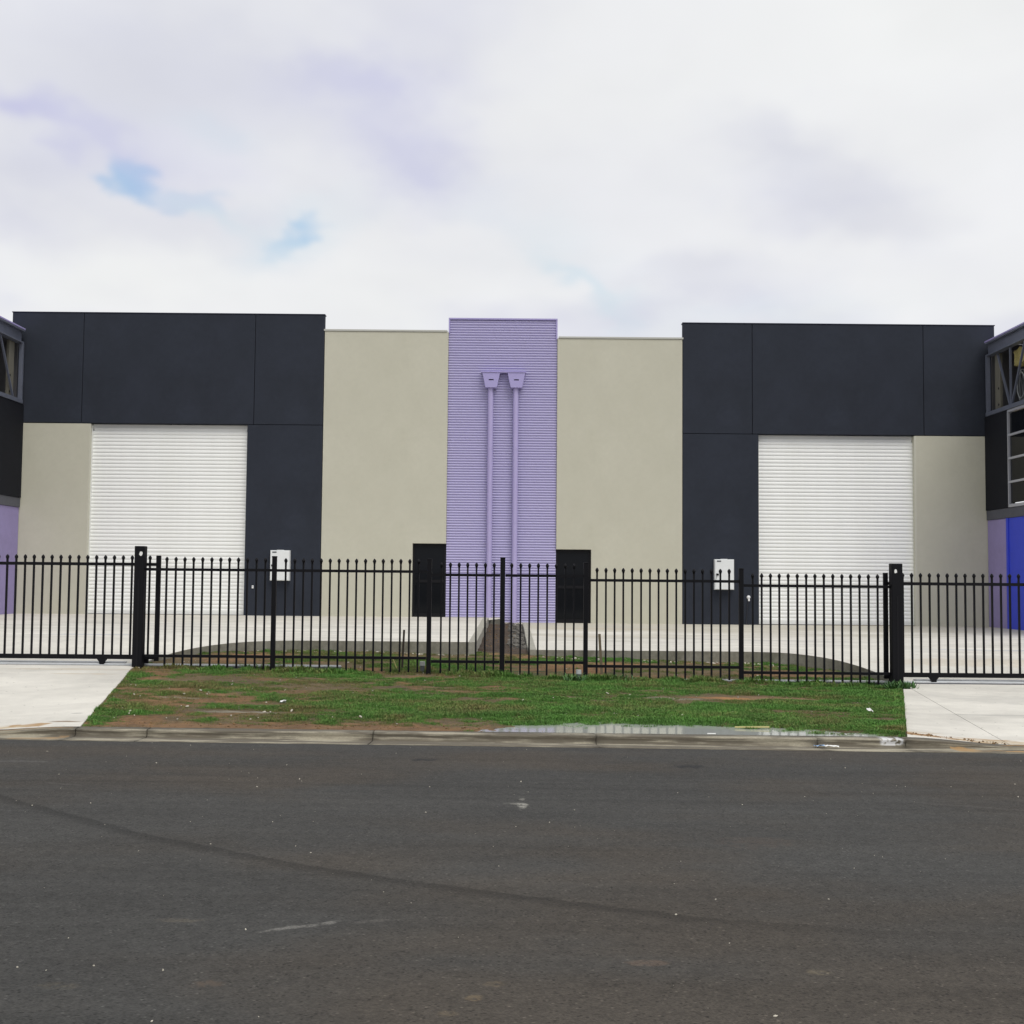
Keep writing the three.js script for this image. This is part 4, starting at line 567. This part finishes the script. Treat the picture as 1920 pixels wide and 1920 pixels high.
// loose stone and debris
function pebbles(name, label, n, spot, mat, r0, r1, seed) {
  const g = new THREE.IcosahedronGeometry(1, 0), p = g.attributes.position; for (let i = 0; i < p.count; i++) { const k = 0.75 + 0.5 * vn(p.getX(i) * 2.3 + 9, p.getY(i) * 2.3 + p.getZ(i) * 3.1 + 9, seed); p.setXYZ(i, p.getX(i) * k, p.getY(i) * k * 0.6, p.getZ(i) * k); } g.computeVertexNormals();
  const im = new THREE.InstancedMesh(g, mat, n), R = rng(seed), m4 = new THREE.Matrix4(), q = new THREE.Quaternion(), e = new THREE.Euler(), c = new THREE.Color();
  for (let i = 0; i < n; i++) { const [x, y, z] = spot(R), r = r0 + (r1 - r0) * Math.pow(R(), 3); e.set(R() * 0.7, R() * 6.28, R() * 0.7); q.setFromEuler(e); m4.compose(new THREE.Vector3(x, y, z), q, new THREE.Vector3(r * (0.8 + R()), r, r)); im.setMatrixAt(i, m4); const k = 0.55 + 0.6 * R(); im.setColorAt(i, c.setRGB(k, k * 0.97, k * 0.9)); }
  im.name = name; im.userData = { label, category: 'debris', kind: 'stuff' }; shade(im); scene.add(im);
}
const stoneM = std({ color: rgb(0.46, 0.44, 0.39), roughness: 0.9 }), soilM = std({ color: rgb(0.20, 0.125, 0.06), roughness: 1 }), greyM = std({ color: rgb(0.13, 0.125, 0.118), roughness: 1 });
pebbles('verge_pebbles', 'scattered pale stone chips lying in the turf', 260, (R) => { const z = -12.8 - 7.8 * R(), x = mix(z < -18.2 ? -5.3 : edgeL(z) + 0.1, z < -18.2 ? 5.3 : edgeR(z) - 0.1, R() < 0.5 ? R() * R() : R()); return [x, vergeY(x, z) + 0.018, z]; }, stoneM, 0.004, 0.017, 441);
pebbles('slab_edge_debris', 'pale concrete crumbs strewn along the foot of the yard edges', 240, (R) => { const l = R() < 0.5, x = l ? mix(-4.6, -0.7, R()) : mix(0.5, 4.6, R()), ex = l ? Math.max(0, -3.6 - x) / 2.15 : Math.max(0, x - 3.9) / 2.1, z = (l ? -20.62 : -20.82) + (l ? 2.4 : 2.6) * (1 - Math.sqrt(1 - ex * ex)) + (l ? 0.04 : 0.35) * R() + 0.03; return [x, vergeY(x, z) + 0.006, z]; }, stoneM, 0.006, 0.030, 443);
pebbles('road_grit', 'pale grit scattered over the asphalt', 300, (R) => { const z = -12 + 8.6 * R(), x = (R() - 0.5) * 11; return [x, roadY(x) + 0.006, z]; }, stoneM, 0.0018, 0.0065, 445);
pebbles('dirt_clods', 'brown dirt clods strewn over the soil strip and mud smears', 700, (R) => { const q = R(); if (q < 0.55) { const z = -21 - 10.5 * R(), x = mix(-0.52, 0.1, R()); return [x, vergeY(x, z) + 0.01, z]; } if (q < 0.66) { const t = R(), x = mix(4.22, 5.2, t) + 0.1 * R(), z = -12.93 + 0.26 * t + 0.16 * (R() + R() - 1); return [x, z > -12.63 ? mix(kt(x), roadY(x) + 0.02, sm(4.2, 5.3, x)) : mix(0.140, mix(kt(x), roadY(x) + 0.02, sm(4.16, 5.35, x)), Math.pow((z + 18.255) / 5.63, 0.92)) + 0.003, z]; } const x = mix(-4.2, 1.2, R()), z = -12.7 - 0.3 * R(); return [x, vergeY(x, z) + 0.006, z]; }, soilM, 0.003, 0.018, 447);
pebbles('rubble', 'grey concrete rubble filling half of the soil strip', 420, (R) => { const z = -22.2 - 9.6 * R(), x = mix(-0.05, 0.29, R()); return [x, vergeY(x, z) + 0.02, z]; }, greyM, 0.012, 0.06, 449);

renderer.render(scene, camera);
